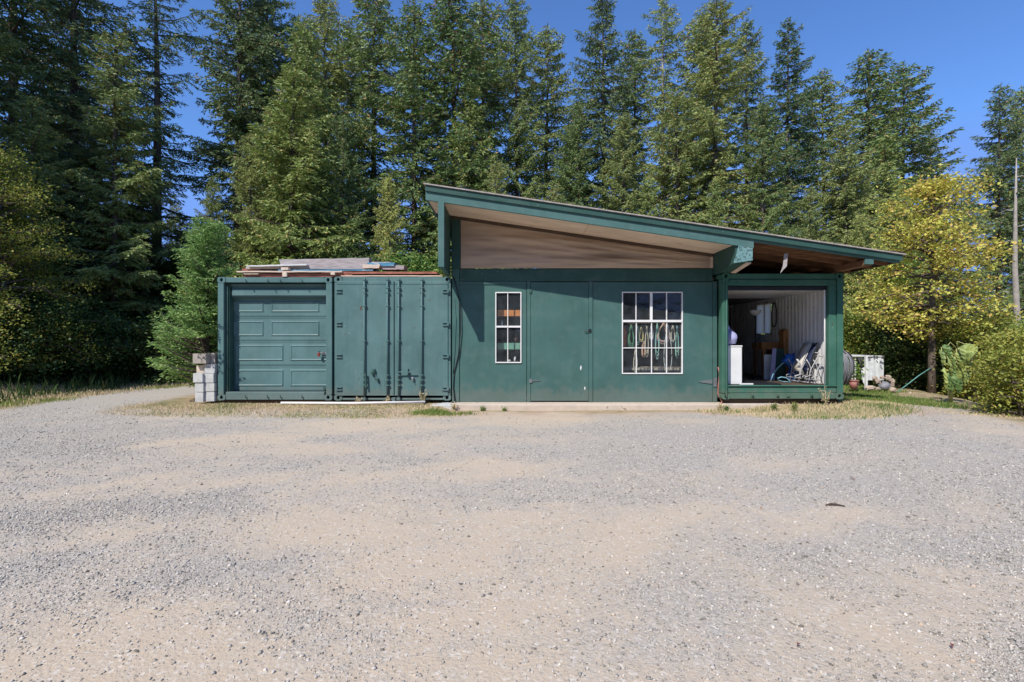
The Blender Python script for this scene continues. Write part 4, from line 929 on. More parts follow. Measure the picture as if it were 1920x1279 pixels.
# ---------------------------------------------------------------- concrete blocks by the left container
def block(x0, x1, py0, py1, y, lab, mat='block', dep=.39, two=False):
    X0, X1 = PX(x0, y), PX(x1, y); z0, z1 = PZ(py1, y), PZ(py0, y)
    o = MB().box(X0+.002, X1-.002, y, y+dep, z0+.002, z1-.002).build('concrete_block', M[mat], None, .006)
    return tag(o, lab, 'block', 'loose concrete blocks stacked beside the container')
Yb = 9.9; GB = (PZ(755, Yb))
block(365.5, 381, 736, 754.5, Yb, 'pale concrete block bottom left of the stack on the grass')
block(383.5, 402, 735, 753, Yb+.05, 'pale concrete block bottom right of the stack next to the container')
block(365, 381.5, 718, 735.5, Yb, 'pale concrete block second from the ground in the outer column')
block(383, 402, 718.5, 734.5, Yb+.04, 'pale concrete block second from the ground against the container')
block(361.5, 380, 700, 717.6, Yb-.02, 'pale concrete block topping the outer column of the stack')
block(382, 400.5, 700.5, 718, Yb+.03, 'concrete block third from the ground in the inner column')
block(383, 403, 682.5, 700, Yb+.06, 'light concrete block fourth from the ground in the inner column')
block(368, 382.5, 685.5, 699.6, Yb+.1, 'sandy rough block sitting behind on the outer column', 'sand', .25)
block(361, 386.5, 663, 682, Yb-.02, 'brownish weathered block topmost on the stack', 'oldblock', .2)
block(387, 403.5, 662, 682, Yb+.12, 'darker weathered block topmost beside the container corner', 'oldblock', .25)
# pipe, hoses and cables
tag(MB().tube([(PX(527, 9.75), 9.75, H1(PX(527, 9.75), 9.75)+.045), (PX(660, 9.72), 9.72, H1(-3, 9.72)+.045), (PX(797, 9.8), 9.8, H1(-1.7, 9.8)+.06)], .026, 10).build('pipe', M['pipe']), 'long white pipe lying on the ground before the containers', 'pipe')
tag(MB().tube([(PX(850.5), 9.96, PZ(520)), (PX(858), 9.95, PZ(545)), (PX(863.5), 9.955, PZ(575)), (PX(864), 9.95, PZ(620)), (PX(860), 9.955, PZ(665)), (PX(852), 9.96, PZ(700)), (PX(850.5), 9.955, PZ(725)), (PX(853.5), 9.94, PZ(754))], .011, 8).build('cable', M['black']), 'thick black cable hanging in a curve down the wall by the locking bar container', 'cable', 'cables on the workshop wall')
tag(MB().tube([(PX(852), 9.962, PZ(560)), (PX(855.5), 9.962, PZ(600)), (PX(853), 9.962, PZ(660)), (PX(850), 9.962, PZ(700))], .006, 6).build('cable', M['wgreen']), 'thin green painted cable beside the thick black one', 'cable', 'cables on the workshop wall')
tag(MB().tube([(PX(1344), 9.94, PZ(688)), (PX(1346.5), 9.93, PZ(700)), (PX(1344), 9.93, PZ(725)), (PX(1343), 9.92, PZ(738)), (PX(1348), 9.86, PZ(751)), (PX(1352, 9.7), 9.7, PZ(757, 9.7))], .014, 8).build('hose', M['hose_red']), 'faded red hose hanging at the right corner of the workshop wall', 'hose')
# coiled hose on the right side of the container
hc = thing('coiled_hose', 'grey hose coil hanging on the outer side of the open container', 'hose', (6.75, 10.1, .5))
M['hosegrey'] = plain('grey_hose', (.17, .17, .18), .6)
rg = random.Random(3)
for k in range(9):
    rr = .42-.012*k+rg.uniform(-.02, .02); xo = 6.72+.03*k; cz = EYE-.55+rg.uniform(-.02, .02)
    MB().tube([(xo+.012*math.sin(3*a), 10.15+rr*.9*math.cos(a), cz+rr*1.0*math.sin(a)) for a in [2*math.pi*i/28 for i in range(28)]], .014, 6, closed=True).build('loop', M['hosegrey'] if k < 8 else M['black'], hc)

# ---------------------------------------------------------------- behind the big window: ropes on hooks
cols = {'green': (.12, .32, .17), 'pale': (.62, .55, .42), 'orange': (.55, .13, .05), 'mint': (.35, .6, .5), 'white': (.65, .66, .62), 'peach': (.66, .42, .3), 'yellow': (.5, .42, .18)}
for k, v in cols.items(): M['rope_'+k] = plain('rope_'+k, v, .8, .25, 30)
Yr = 10.13
def rope(px, py0, py1, wd, mat, lab, n=4, seed=0, kind='coil', cat='rope'):
    rg = random.Random(seed); root = thing('hanging_rope', lab, cat, (PX(px, Yr), Yr, PZ(py1, Yr)), 'ropes hanging inside the big window')
    for k in range(n):
        w_ = wd*rg.uniform(.7, 1.1); bot = py1-rg.uniform(0, .25)*(py1-py0); cx = px+rg.uniform(-.8, .8); pts = []
        for i in range(22):
            a = 2*math.pi*i/22; s = (1-math.cos(a))/2
            x = cx+w_*math.sin(a)*(s**.6); y = py0+(bot-py0)*s
            pts.append((PX(x, Yr), Yr+.012*k+rg.uniform(-.004, .004), PZ(y, Yr)))
        MB().tube(pts, .0075, 5, closed=True).build('strand', M['rope_'+mat], root)
    MB().tube([(PX(px, Yr), Yr-.0, PZ(py0, Yr)), (PX(px, Yr), Yr+.09, PZ(py0-1.5, Yr)), (PX(px, Yr), Yr+.1, PZ(py0-3, Yr))], .006, 5).build('hook', M['steel'], root)
    return root
rope(1184, 610, 654, 7, 'green', 'green rope coil at the left inside the big window', 4, 1)
rope(1196, 612, 652, 4, 'mint', 'mint coloured rope coil behind the first glazing bar', 3, 2)
rope(1203, 614, 645, 6, 'yellow', 'yellowish rope coil left of the middle glazing bar', 4, 3)
rope(1213, 612, 671, 5, 'pale', 'pale knotted rope hanging lowest left of middle', 5, 4)
rope(1232, 606, 674, 5, 'mint', 'mint rope hanging long beside the fat peach coil', 3, 5)
rope(1245, 606, 650, 15, 'peach', 'fat peach coloured rope coil right of the middle bar', 6, 6)
rope(1252, 606, 700, 12, 'white', 'white rope in one long loose loop at right', 1, 7)
rope(1222, 611, 640, 4, 'white', 'small white cord bundle on the middle glazing bar', 4, 10)
rope(1191, 656, 698, 5, 'pale', 'pale cord hanging in the lower left of the big window', 2, 11)
rope(1262, 611, 645, 5, 'pale', 'pale cord between white loop and green webbing', 3, 12)
rope(1207, 640, 672, 4, 'peach', 'short peach cord under the yellowish coil', 3, 13)
rope(1270, 612, 676, 4, 'mint', 'pale green webbing hanging at the right edge of the big window', 4, 8)
o = rope(1172, 614, 650, 2.4, 'orange', 'orange strap bundle at the far left of the big window', 5, 9, cat='strap')
tag(MB().tube([(PX(1165, Yr), Yr+.1, PZ(607, Yr)), (PX(1282, Yr), Yr+.1, PZ(606, Yr))], .012, 6).build('hanging_rail', M['beam']), 'rail behind the big window that the ropes hang from', 'rail')
wb = thing('workbench', 'grey workbench inside behind the hanging ropes', 'workbench', (PX(1225, 10.6), 10.6, .1))
MB().box(PX(1170, 10.45), PX(1300, 10.45), 10.45, 11.1, PZ(690, 10.45)-.05, PZ(690, 10.45)).build('top', M['concrete'], wb)
for xx in (PX(1174, 10.45), PX(1294, 10.45)):
    for yy_ in (10.5, 11.0): MB().box(xx-.03, xx+.03, yy_, yy_+.06, .1, PZ(690, 10.45)-.051).build('leg', M['beam'], wb)
# shelves behind the narrow window
M['orangeboard'] = plain('orange_board', (.72, .27, .08), .6, .15, 8); M['greenboard'] = plain('sage_board', (.2, .42, .3), .6, .15, 8)
sv = thing('shelf_unit', 'shelf unit behind the narrow window with orange and sage green boards', 'shelf', (PX(953, 10.3), 10.3, .1))
MB().box(PX(933, 10.25), PX(980, 10.25), 10.22, 10.24, PZ(593, 10.25), PZ(581.5, 10.25)).build('shelf_front', M['orangeboard'], sv)['label'] = 'orange shelf board'
MB().box(PX(933, 10.25), PX(980, 10.25), 10.22, 10.24, PZ(655, 10.25), PZ(643, 10.25)).build('shelf_front', M['greenboard'], sv)['label'] = 'sage green shelf board'
for z_ in (593, 655, 679): MB().box(PX(933, 10.25), PX(980, 10.25), 10.245, 10.6, PZ(z_, 10.25)-.02, PZ(z_, 10.25)-.002).build('shelf', M['dimwall'], sv)
for x_ in (930, 982): MB().box(PX(x_, 10.25)-.02, PX(x_, 10.25)+.02, 10.24, 10.6, .1, PZ(560, 10.25)).build('upright', M['dimwall'], sv)
for (x_, z_, r_, h_, mt, lab) in [(941, 613, .02, .14, 'pale_sheet', 'white slim bottle hanging under the orange board'), (966, 679, .03, .11, 'white', 'small white jar at the bottom of the narrow window'), (955, 679, .035, .05, 'pale_sheet', 'low pale tin at the bottom of the narrow window'), (939, 643, .03, .09, 'black', 'dark can above the sage green board'), (968, 641, .03, .1, 'hose_red', 'brownish can above the sage green board')]:
    x = PX(x_, 10.2); z = PZ(z_, 10.2); mb = MB().tube([(x, 10.3, z), (x, 10.3, z+h_*.7), (x, 10.3, z+h_*.8), (x, 10.3, z+h_)], [r_, r_, r_*.5, r_*.5], 10)
    tag(mb.build('bottle' if r_ < .025 else 'jar', M[mt]), lab, 'bottle' if r_ < .025 else 'jar', 'containers on the window shelves')

# ---------------------------------------------------------------- contents of the open container
M['lavender'] = plain('lavender_plastic_bag', (.42, .42, .66), .4, .15, 10, bmp=.8, bscale=14)
M['cream'] = plain('cream_sling_fabric', (.62, .57, .5), .8, .1, 20); M['navy'] = plain('navy_strap', (.015, .025, .07), .6); M['bluet'] = plain('blue_tarp', (.02, .12, .45), .5, .4, 9, bmp=.6, bscale=12)
M['lhose'] = plain('light_blue_hose', (.25, .5, .6), .4); M['ply'] = plain('orange_brown_wood', (.42, .2, .07), .5, .3, 4, stretch=(6, 6, 1)); M['chairw'] = plain('white_tube_metal', (.5, .49, .48), .35, .05)
def Q(px, py, y): return P(px, py, y)
ap = thing('chest_freezer', 'white boxy appliance just inside the left of the open container', 'appliance', (4.6, 10.25, FL))
ax0, ax1 = PX(1358, 10.05), PX(1391.5, 10.05)
MB().box(ax0, ax1, 10.05, 10.65, FL+.01, PZ(651, 10.05)).build('body', M['white'], ap, .012); MB().box(ax0-.01, ax1+.01, 10.04, 10.66, PZ(651, 10.05)+.004, PZ(648, 10.05)).build('lid', M['white'], ap, .01)
zl = PZ(648, 10.05)
tag(MB().blob(((ax0+ax1)/2, 10.32, zl+.17), (.2, .24, .17), 4, .12, 12, 8).blob(((ax0+ax1)/2-.02, 10.3, zl+.36), (.07, .07, .07), 6, .2).build('plastic_bag', M['lavender']), 'lavender plastic bag with knotted top on the white appliance', 'bag')
# lawn chair with cream sling
def folded_chair(px0, px1, lean, y, label, fab, frame, top=645):
    c_ = thing('folding_chair', label, 'chair', (PX(px0, y), y, FL), 'folded garden chairs leaning on the container wall')
    xb_, xt_ = PX(px0, y), PX(px1, y); zt = PZ(top, y); w = .32
    for s in (0, w):
        MB().tube([(xb_, y+s, FL+.015), (xb_+.04, y+s, FL+.3), (xt_, y+s, zt), (xt_-.02, y+s+(.02 if s == 0 else -.02), zt+.02)], .010, 8).build('frame', M[frame], c_)
        MB().tube([(xb_+.16, y+s+.02, FL+.015), (xb_+.03, y+s+.02, FL+.42), (xb_-.03, y+s+.02, FL+.52)], .009, 8).build('leg', M[frame], c_)
        MB().tube([(xb_+.06, y+s-.015, FL+.2), (xb_-.08, y+s-.015, FL+.16), (xb_-.1, y+s-.015, FL+.12), (xb_+.1, y+s-.015, FL+.1)], .009, 8).build('armrest', M[frame], c_)
    MB().tube([(xt_, y, zt), (xt_, y+w, zt)], .013, 8).tube([(xb_, y, FL+.04), (xb_, y+w, FL+.04)], .012, 8).build('crossbar', M[frame], c_)
    if fab:
        V = []; F = []
        for i in range(9):
            t = i/8; x = xb_+.05+(xt_-xb_-.05)*t-.03*math.sin(math.pi*t); z = FL+.25+(zt-FL-.27)*t
            V += [(x, y+.02, z), (x, y+w-.02, z)]
        for i in range(8): F.append((2*i, 2*i+1, 2*i+3, 2*i+2))
        ob = MB().add(V, F, True).build('sling', M[fab], c_); s_ = ob.modifiers.new('s', 'SOLIDIFY'); s_.thickness = .008
    return c_
folded_chair(1497, 1522, 0, 10.45, 'folding garden chair with cream sling seat leaning on the container wall', 'cream', 'chairw', 645)
folded_chair(1513, 1533, 0, 10.28, 'dark framed folding chair between the cream one and the bare one', 'navy', 'black', 645)
folded_chair(1516, 1537, 0, 10.13, 'folded white tube chair nearest the container opening', None, 'chairw', 662)
folded_chair(1529, 1545, 0, 10.0, 'white tube chair frame standing upright against the white wall', None, 'chairw', 668)
# blue tarp, hose
tag(MB().blob(Q(1482, 676, 10.9), (.17, .14, .14), 9, .35, 10, 8).blob(Q(1489, 700, 10.9), (.13, .13, .24), 12, .3, 10, 8).build('folded_tarp', M['bluet']), 'bundled blue tarp beside the cream garden chair', 'tarp')
tag(MB().tube([Q(1445, 715, 10.9), Q(1449, 703, 10.9), Q(1458, 690, 10.9), Q(1468, 681, 10.9), Q(1480, 673, 10.9), Q(1490, 667, 10.9)], .012, 7).build('hose', M['lhose']), 'light blue hose arching up from the container floor', 'hose', 'hoses in the open container')
tag(MB().tube([Q(1481, 719, 10.5), Q(1480, 713, 10.5), Q(1474, 708.5, 10.5), Q(1465, 707, 10.5), Q(1459, 709, 10.5), Q(1459, 713, 10.6), Q(1468, 716, 10.6), Q(1484, 716, 10.7)], .012, 7).build('hose', M['lhose']), 'loose loop of pale blue hose on the container floor', 'hose', 'hoses in the open container')
tag(MB().tube([Q(1489, 713, 10.8), Q(1493, 700, 10.8), Q(1500, 680, 10.9), Q(1503, 668, 11)], .011, 7).build('hose', M['lhose']), 'straight pale blue hose next to the garden chairs', 'hose', 'hoses in the open container')
tag(MB().box(*[Q(1474, 0, 11.6)[0], Q(1486, 0, 11.6)[0]], 11.6, 11.9, FL, PZ(680, 11.6)).tube([Q(1480, 681, 11.7), Q(1480, 676, 11.7)], .04, 8).build('gas_can', M['red'], None, .03), 'dull red can behind the blue hose', 'can')
tb = thing('wooden_table', 'orange brown wooden table upended in the middle of the container', 'table', (PX(1445, 11.8), 11.8, FL))
MB().box(PX(1429, 11.8), PX(1463, 11.8), 11.8, 12.3, PZ(655, 11.8), PZ(642, 11.8)).build('apron', M['ply'], tb, .004)
for xx in (1431, 1459):
    for yy_ in (11.82, 12.22): MB().box(PX(xx, 11.8), PX(xx, 11.8)+.06, yy_, yy_+.06, FL, PZ(655, 11.8)-.002).build('leg', M['ply'], tb)
tag(MB().prism([(PX(1471, 11.5), FL), (PX(1478, 11.5), FL), (PX(1481, 11.5), PZ(620, 11.5)), (PX(1474, 11.5), PZ(617, 11.5)), (PX(1469, 11.5), PZ(622, 11.5))], 'y', 11.5, 11.7).build('wooden_board', M['ply'], None, .01), 'tall orange brown board standing right of the table', 'board')
tag(MB().box(PX(1433, 11.4), PX(1447, 11.4), 11.4, 11.43, FL, PZ(665, 11.4)).build('leaning_board', M['pale_sheet'], None, .003), 'narrow white panel leaning in front of the wooden table', 'panel', 'panels in the container')
tag(MB().prism([(PX(1443, 11.2), FL), (PX(1452, 11.2), FL), (PX(1456, 11.2), PZ(654, 11.2)), (PX(1449, 11.2), PZ(653, 11.2))], 'y', 11.2, 11.22).build('leaning_board', M['lavender'], None), 'slanting pale panel right of the narrow white one', 'panel', 'panels in the container')
tag(MB().prism([(PX(1449, 11.25), FL), (PX(1474, 11.25), FL), (PX(1470, 11.25), PZ(655, 11.2)), (PX(1457, 11.25), PZ(653, 11.2))], 'y', 11.25, 11.28).build('leaning_board', M['dgreen'], None), 'dark green sheet leaning beside the pale panels', 'panel', 'panels in the container')
lp = thing('floor_lamp', 'dark floor lamp with shallow pale bowl shade deep in the container', 'lamp', (PX(1416, 11.8), 11.8, FL))
lx = PX(1416, 11.8)
MB().tube([(lx, 11.8, FL), (lx, 11.8, PZ(592, 11.8))], .013, 8).build('pole', M['black'], lp); MB().tube([(lx, 11.8, FL), (lx, 11.8, FL+.03)], [.14, .13], 16).build('base', M['black'], lp)
MB().tube([(lx, 11.8, PZ(592, 11.8)), (lx, 11.8, PZ(588, 11.8)), (lx, 11.8, PZ(582, 11.8))], [.04, .11, .15], 20).build('lamp_shade', M['white'], lp)
cl = MB()
cl.tube([(xb3-.16, 12.05+.12*math.sin(a)*(1-.2*math.cos(a)), PZ(590, 12)+.3*math.cos(a)) for a in [2*math.pi*i/20 for i in range(20)]], .012, 6, closed=True)
tag(cl.build('cord_loop', M['black']), 'dark cord loop hanging on the corrugated white wall', 'cord')
tag(MB().box(PX(1386, 10.1), PX(1450, 10.3), 9.98, 10.9, FL+.001, FL+.03).build('floor_mat', M['black'], None, .01), 'black mat on the container floor', 'mat')
tag(MB().box(PX(1386, 9.96), PX(1411, 9.96), 9.92, 9.975, FL+.013, FL+.04).build('white_board', M['white'], None, .004), 'white board end lying on the container sill', 'board')
su = thing('storage_shelf', 'dark shelf rack loaded with boxes at the left inside the open container', 'shelf', (4.75, 11.3, FL))
for xx in (4.4, 5.12):
    for yy_ in (11.3, 11.7): MB().box(xx, xx+.03, yy_, yy_+.03, FL, FL+1.75).build('upright', M['black'], su)
for z_ in (.3, .75, 1.2, 1.7): MB().box(4.395, 5.155, 11.29, 11.74, FL+z_, FL+z_+.025).build('shelf', M['beam'], su)
rg = random.Random(19); k_ = 0
for zi, z_ in enumerate((.325, .775, 1.225)):
    x_ = 4.44
    while x_ < 5.0:
        w_ = rg.uniform(.1, .22); h_ = rg.uniform(.12, .32)
        cn = rg.choice([('dark', 'black'), ('brown', 'beam'), ('olive', 'dimwall'), ('grey', 'steel'), ('dark green', 'dgreen')])
        mb_ = MB().box(x_, min(x_+w_, 5.1), 11.33, 11.6, FL+z_+.002, FL+z_+h_).box(x_-.004, min(x_+w_, 5.1)+.004, 11.325, 11.605, FL+z_+h_+.001, FL+z_+h_+.02)
        tag(mb_.build('storage_box', M[cn[1]], None, .006), '%s box %s on the %s board of the dark shelf rack' % (cn[0], ['at the left end', 'second from the left', 'third from the left', 'fourth from the left', 'fifth from the left', 'sixth from left'][k_ % 6 if False else int((x_-4.44)/.12) % 6], ['lowest', 'middle', 'upper'][zi]), 'box', 'boxes on the container shelf rack'); x_ += w_+.03; k_ += 1
rg = random.Random(9)
for i, lab in enumerate(['black bin in the dark part of the container', 'small dark box under the floor lamp', 'brown carton stacked deep in the container', 'upper grey tool case deep in the container', 'lower grey crate deep in the container']):
    x_ = [4.75, 5.15, 4.9, 5.25, 5.3][i]; y_ = [11.6, 12.2, 12.8, 13.1, 13.1][i]; z_ = [FL, FL, FL, FL+.42, FL][i]; s_ = [.25, .2, .3, .18, .24][i]
    mb = MB().box(x_-s_, x_+s_, y_, y_+.4, z_+.002, z_+s_*1.6).box(x_-s_-.01, x_+s_+.01, y_-.01, y_+.41, z_+s_*1.6+.001, z_+s_*1.6+.03)
    tag(mb.build(['bin', 'box', 'carton', 'tool_case', 'crate'][i], M[['black', 'dimwall', 'beam', 'steel', 'concrete'][i]], None, .01), lab, ['bin', 'box', 'box', 'case', 'crate'][i])
V = []; F = []
for i in range(9):
    y = 12.27+.71*i/8; V += [(xb3-.115-.012*math.sin(i*2.4), y, EYE+.97), (xb3-.115-.02*math.sin(i*2.4+.5), y, EYE+.2)]
for i in range(8): F.append((2*i, 2*i+1, 2*i+3, 2*i+2))
mc, ntc, Bc, N, L = newmat('white_curtain'); Tt = N('ShaderNodeBsdfTranslucent'); Tt.inputs[0].default_value = (.9, .92, .95, 1); Mx = N('ShaderNodeMixShader'); Mx.inputs[0].default_value = .75; Bc.inputs['Base Color'].default_value = (.85, .86, .88, 1)
L(Bc.outputs[0], Mx.inputs[1]); L(Tt.outputs[0], Mx.inputs[2]); L(Mx.outputs[0], ntc.nodes['Material Output'].inputs[0])
tag(MB().add(V, F, True).build('curtain', mc), 'thin white curtain glowing in the small side window of the container', 'curtain')

# ---------------------------------------------------------------- small white shed, rocks, rope, sunflower on the right
wsx = thing('white_shelter', 'small white corrugated metal shelter behind the rocks', 'shed', P(1625, 722, 13.6))
y_ = 13.8
corr_wall(MB(), y_, -1, PX(1627, y_), PX(1657, y_), PZ(713, y_), PZ(669, y_), axis='y', pitch=.16, amp=.025).build('front_sheet', M['pale_sheet'], wsx)
MB().box(PX(1623.5, 13.2), PX(1627, 13.2), 13.2, 13.26, PZ(733, 13.2), PZ(667, 13.2)).build('post', M['white'], wsx)
MB().prism([(PX(1616, 13.25), PZ(692, 13.25)), (PX(1624, 13.25), PZ(688, 13.25)), (PX(1625, 13.25), PZ(728, 13.25)), (PX(1619, 13.25), PZ(716, 13.25))], 'y', 13.27, 13.29).build('side_sheet', M['white'], wsx)
MB().box(PX(1596, y_), PX(1656, y_), y_-.05, y_+1.2, PZ(668.5, y_), PZ(666.8, y_)).build('roof', M['white'], wsx)
MB().box(PX(1604, 14.8), PX(1640, 14.8), 14.9, 14.93, PZ(712, 14.8), PZ(670, 14.8)).build('back_sheet', M['steel'], wsx)
for xx in (1599, 1604): MB().box(PX(xx, y_)-.015, PX(xx, y_)+.015, y_, y_+.03, PZ(718, y_), PZ(669, y_)).build('post', M['white'], wsx)
M['rock'] = plain('tan_rock', (.42, .33, .26), .9, .3, 6, bmp=.8, bscale=20); M['rockg'] = plain('grey_rock', (.24, .24, .26), .9, .3, 6, bmp=.8, bscale=20)
rocks = [(1632, 727, 15, 7, 'rock', 'flat tan rock at the foot of the white post'), (1645, 729, 9, 5, 'rock', 'low tan rock left of the grey boulder'), (1659, 723, 15, 13, 'rockg', 'large grey boulder in the middle of the rock pile'), (1674, 731, 11, 9, 'rock', 'orange tinted rock at the right foot of the pile'), (1647, 716, 9, 8, 'rock', 'rounded tan rock under the white sheet'), (1640, 709, 8, 7, 'rock', 'brown rock behind, beside the green bush'), (1665, 708, 9, 8, 'rock', 'pale angular rock on top of the pile'), (1672, 718, 9, 14, 'rock', 'tall leaning rock at the right of the grey boulder'), (1654, 708, 7, 6, 'rock', 'small rock topmost under the shelter corner')]
for i, (a, b, c, d, mt, lab) in enumerate(rocks):
    y_ = 12.9+.12*(i % 3)+(.3 if i > 3 else 0); p_ = P(a, b, y_); k = y_/FPX/1.7
    tag(MB().blob(p_, (c*k, c*k*.8, d*k), 20+i, .25, 9, 7).build('rock', M[mt], None, 0, False), lab, 'rock', 'rocks piled by the white shelter')
k_ = [(1600, 727), (1606, 722)]
pot = thing('flower_pot', 'terracotta pot with small plant behind the container corner', 'pot', P(1601, 729, 13))
pp = P(1601, 729, 13)
MB().tube([(pp[0], 13, pp[2]), (pp[0], 13, pp[2]+.2)], [.08, .12], 14).tube([(pp[0], 13, pp[2]+.2), (pp[0], 13, pp[2]+.24)], .13, 14).build('pot', M['hose_red'], pot)
rs = np.random.RandomState(8)
tag(np_mesh('foliage', leaves_at(rs, np.array([(0, 0, .35), (.05, 0, .45), (-.07, 0, .4), (0, .05, .6)]), 60, .1, .04, 1), 4, M['leafgreen'], pot))
M['rope_teal'] = plain('teal_rope', (.12, .3, .27), .7)
tag(MB().tube([P(1683, 735, 12.9), P(1700, 722, 12.9), P(1722, 705, 12.92), P(1745, 690, 12.95)], .012, 6).build('rope', M['rope_teal']), 'teal rope running from the rocks up to the maple trunk', 'rope')
tag(MB().box(PX(1706, 12.7), PX(1709, 12.7), 12.7, 12.74, PZ(745, 12.7), PZ(735, 12.7)).build('stake', M['tan_wood'], None, .003), 'short wooden stake near the foot of the teal rope', 'stake')
# sunflower: drooping big leaves on a yellow stem
M['sunleaf'] = plain('sunflower_leaf', (.19, .3, .08), .6, .45, 4, c2=(.38, .44, .12), bmp=.3, bscale=30); M['sunleaf_dark'] = plain('green_sunflower_leaf', (.08, .17, .05), .6, .4, 4, c2=(.17, .27, .07), bmp=.3, bscale=30); M['sunstem'] = plain('yellow_stem', (.55, .55, .2), .6)
sx, sy = PX(1783, 10.9), 10.9; sz = PZ(753, 10.9)
sf = thing('sunflower_plant', 'drooping sunflower plant with big limp leaves on a thick yellow stem', 'plant', (sx, sy, sz))
MB().tube([(sx, sy, sz-.1), (sx+.0, sy, sz+.3), (sx+.03, sy, sz+.8), (sx+.12, sy-.03, PZ(655, sy)), (sx+.16, sy-.1, PZ(649, sy)), (sx+.22, sy-.18, PZ(656, sy))], [.035, .03, .024, .02, .015, .012], 8).build('stem', M['sunstem'], sf)
MB().tube([(sx-.06, sy, sz-.05), (sx-.06, sy, PZ(735, sy)), (sx-.04, sy, PZ(700, sy))], .008, 6).build('stem', M['tan_wood'], sf)
SLV = [(1773, 650, 1775, 662, 18, 26, 5), (1768, 665, 1766, 672, 16, 26, 2), (1812, 652, 1818, 664, 30, 34, -6), (1789, 672, 1788, 690, 24, 36, 0), (1800, 680, 1799, 700, 26, 38, 3), (1775, 690, 1771, 712, 18, 38, 2), (1782, 698, 1783, 718, 24, 32, 0), (1811, 685, 1812, 706, 14, 34, -2), (1815, 672, 1817, 685, 20, 24, -4), (1793, 705, 1795, 724, 16, 26, 2), (1781, 676, 1779, 690, 18, 30, 4), (1806, 660, 1806, 674, 22, 26, -3)]
for i, (ax, ay, cx, cy, w_, h_, sk) in enumerate(SLV):
    yy_ = sy-.02-.11*((i*3) % 4); k = yy_/FPX; th = math.sin(i*2.7)*.8; ct, st_ = math.cos(th), math.sin(th); V = []; F = []; n = 9
    px0 = cx; top = cy-h_*.5
    for j in range(n+1):
        t = j/n; wd = w_*.52*(min(1, t/.2)**.6)*(1-t)**.62*(1+.1*math.sin(7*j+i*2.3))+.2
        x = PX(px0+sk*t, yy_); z = PZ(top+h_*t, yy_); dy = -.05*math.sin(math.pi*t*.9)+.012*math.sin(j*2.1+i)
        V += [(x+o_*wd*k*ct, yy_+dy+o_*wd*k*st_+e_, z+g_) for o_, e_, g_ in ((-1, .04+.02*math.sin(3*j+i), .04*(1-t)), (-.5, -.012, .012), (0, .02, 0), (.5, -.01, .012), (1, .04+.02*math.cos(3*j+i), .04*(1-t)))]
    for j in range(n):
        for q in range(4): F.append((5*j+q, 5*j+q+1, 5*j+q+6, 5*j+q+5))
    lo_ = MB().add(V, F, False).build('leaf', M['sunleaf' if i % 3 else 'sunleaf_dark'], sf); s_ = lo_.modifiers.new('s', 'SOLIDIFY'); s_.thickness = .003
    MB().tube([(sx+.12, sy-.03, PZ(655+i*3.5, sy)), (PX((1790+px0)/2, yy_), (sy+yy_)/2, PZ(top-7, yy_)), (PX(px0, yy_), yy_, PZ(top+1, yy_))], .007, 5).build('leaf_stalk', M['sunstem'], sf)
# pale trunk standing at the right edge
Yp = 17.5; bx_ = PX(1907, Yp)
pt = thing('bare_tree', 'pale bare trunk at the right edge behind the shrubs', 'tree', (bx_, Yp, H1(bx_, Yp)))
MB().tube([(bx_+.05, Yp, -2.2), (bx_+.03, Yp, 1.5), (bx_-.08, Yp, 4), (bx_-.06, Yp, 6), (bx_-.02, Yp, 8)], [.12, .1, .08, .05, .015], 10).build('trunk', M['oldblock'], pt)
for i in range(9):
    z_ = 2.5+.6*i; a_ = i*2.4; MB().tube([(bx_-.04, Yp, z_), (bx_+.35*math.cos(a_), Yp+.3*math.sin(a_), z_+.1), (bx_+.8*math.cos(a_), Yp+.7*math.sin(a_), z_-.05)], [.02, .012, .004], 5).build('branch', M['palebark'], pt)

# ---------------------------------------------------------------- litter on the gravel
def on_ground(px, py):
    d = (py-639.5)/FPX; Y = EYE/d; return PX(px, Y), Y
x, y = on_ground(1561, 947); tag(MB().tube([(x-.07, y-.02, H1(x, y)+.014), (x-.01, y, H1(x, y)+.016), (x+.03, y+.0, H1(x, y)+.013), (x+.08, y-.035, H1(x, y)+.01)], [.005, .01, .008, .004], 6).build('stick', M['beam']), 'short brown stick lying on the gravel right of centre', 'stick')
def leaf(px, py, s, lab, mat='ply', seed=0):
    x, y = on_ground(px, py); z = H1(x, y)+.012; rg = random.Random(seed); a = rg.uniform(0, 6); c_, s_ = math.cos(a)*s, math.sin(a)*s
    v = [(x-c_, y-s_, z), (x+s_*.5, y-c_*.5, z+.012), (x+c_, y+s_, z+.004), (x-s_*.5, y+c_*.5, z+.015), (x, y, z+.002)]
    tag(MB().add(v, [(0, 1, 4), (1, 2, 4), (2, 3, 4), (3, 0, 4)]).build('fallen_leaf', M[mat]), lab, 'leaf', 'dry leaves lying on the gravel')
leaf(1785, 1218, .016, 'orange brown leaf on the gravel in the lower right corner', 'hose_red', 1)
leaf(1427, 955, .012, 'small dark leaf left of the brown stick', 'ply', 2); leaf(1408, 835, .03, 'dark brown leaf before the open container', 'beam', 3); leaf(870, 952, .018, 'dark leaf near the middle of the yard', 'beam', 4); leaf(1497, 1217, .014, 'reddish leaf near the bottom edge right of centre', 'hose_red', 5); leaf(1600, 900, .022, 'reddish leaf at right above the brown stick', 'hose_red', 6)
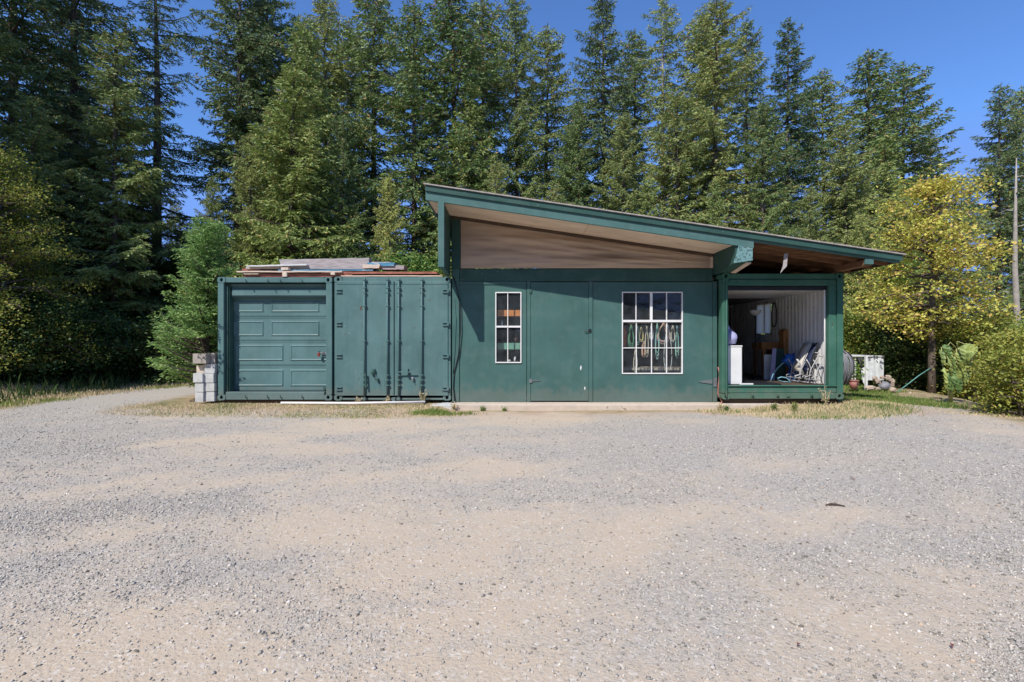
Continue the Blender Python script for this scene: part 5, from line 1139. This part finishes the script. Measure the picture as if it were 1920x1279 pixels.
for i, (a_, b_, w_, h_) in enumerate([(1089, 690, 1.6, 5), (1096.5, 728, 1.2, 3.5)]):
    c_ = P(a_, b_, 9.989); r_ = 10/FPX
    MB().add([(c_[0]-w_*r_, 9.9895, c_[2]), (c_[0]-w_*r_*.3, 9.9895, c_[2]-h_*r_), (c_[0]+w_*r_*.8, 9.9895, c_[2]-h_*r_*.4), (c_[0]+w_*r_, 9.9895, c_[2]+h_*r_*.5), (c_[0], 9.9895, c_[2]+h_*r_)], [(0, 1, 2, 3, 4)]).build('paint_chip', M['pale_sheet'], dd)
# broken concrete and dead weeds near the middle joint
tag(MB().prism([(PX(800, 9.7), -.02), (PX(856, 9.7), -.02), (PX(856, 9.7), .1), (PX(835, 9.7), .12), (PX(806, 9.7), .09)], 'y', 9.62, 9.96).build('concrete_chunk', M['block'], None, .02), 'rough grey concrete lump at the corner of the locking bar container', 'concrete')
def weed(px, py, Y, h, n, lab, mat, seed):
    x, z = PX(px, Y), H1(PX(px, Y), Y); rr = np.random.RandomState(seed); root = thing('weed', lab, 'weed', (x, Y, z), 'tall weeds at the foot of the walls'); mb = MB(); C = []
    for i in range(n):
        a = rr.uniform(0, 6.28); l = h*rr.uniform(.55, 1); dx, dy = math.cos(a)*l*.3, math.sin(a)*l*.2
        mb.tube([(x, Y, z-.02), (x+dx*.4, Y+dy*.4, z+l*.5), (x+dx, Y+dy, z+l)], [.004, .003, .002], 4)
        for t in np.linspace(.35, 1, 6): C.append((dx*t, dy*t, l*t))
    mb.build('stem', M['dry'], root); np_mesh('foliage', leaves_at(rr, np.array(C), 5, .022, .013, 1), 4, M[mat], root)
weed(1548, 745, 9.55, .42, 7, 'tall pale flowering weed before the right jamb of the open container', 'dry', 1)
weed(1352, 752, 9.55, .16, 6, 'small dry weed by the red hose', 'dry', 2)
weed(1362, 768, 9.4, .12, 8, 'low green weed below the red hose', 'grass', 3)
weed(1450, 765, 9.2, .16, 9, 'bushy green weed before the sill of the open container', 'grass', 4)
weed(1490, 768, 9.1, .18, 9, 'green weed right of the bushy one before the open container', 'grass', 5)
weed(672, 752, 9.9, .14, 6, 'dry weed at the foot of the first locking bar', 'dry', 6)
weed(793, 745, 9.9, .28, 6, 'dry weed climbing the fourth locking bar', 'dry', 7)
weed(727, 747, 9.9, .16, 5, 'dry weed at the foot of the second locking bar', 'dry', 8)
weed(905, 768, 9.55, .07, 8, 'tiny green weed at the slab edge under the narrow window', 'grass', 9)
weed(946, 768, 9.55, .05, 7, 'second tiny green weed at the slab edge', 'grass', 10)
weed(850, 765, 9.55, .16, 6, 'reddish dry weed at the left end of the slab', 'dry', 11)
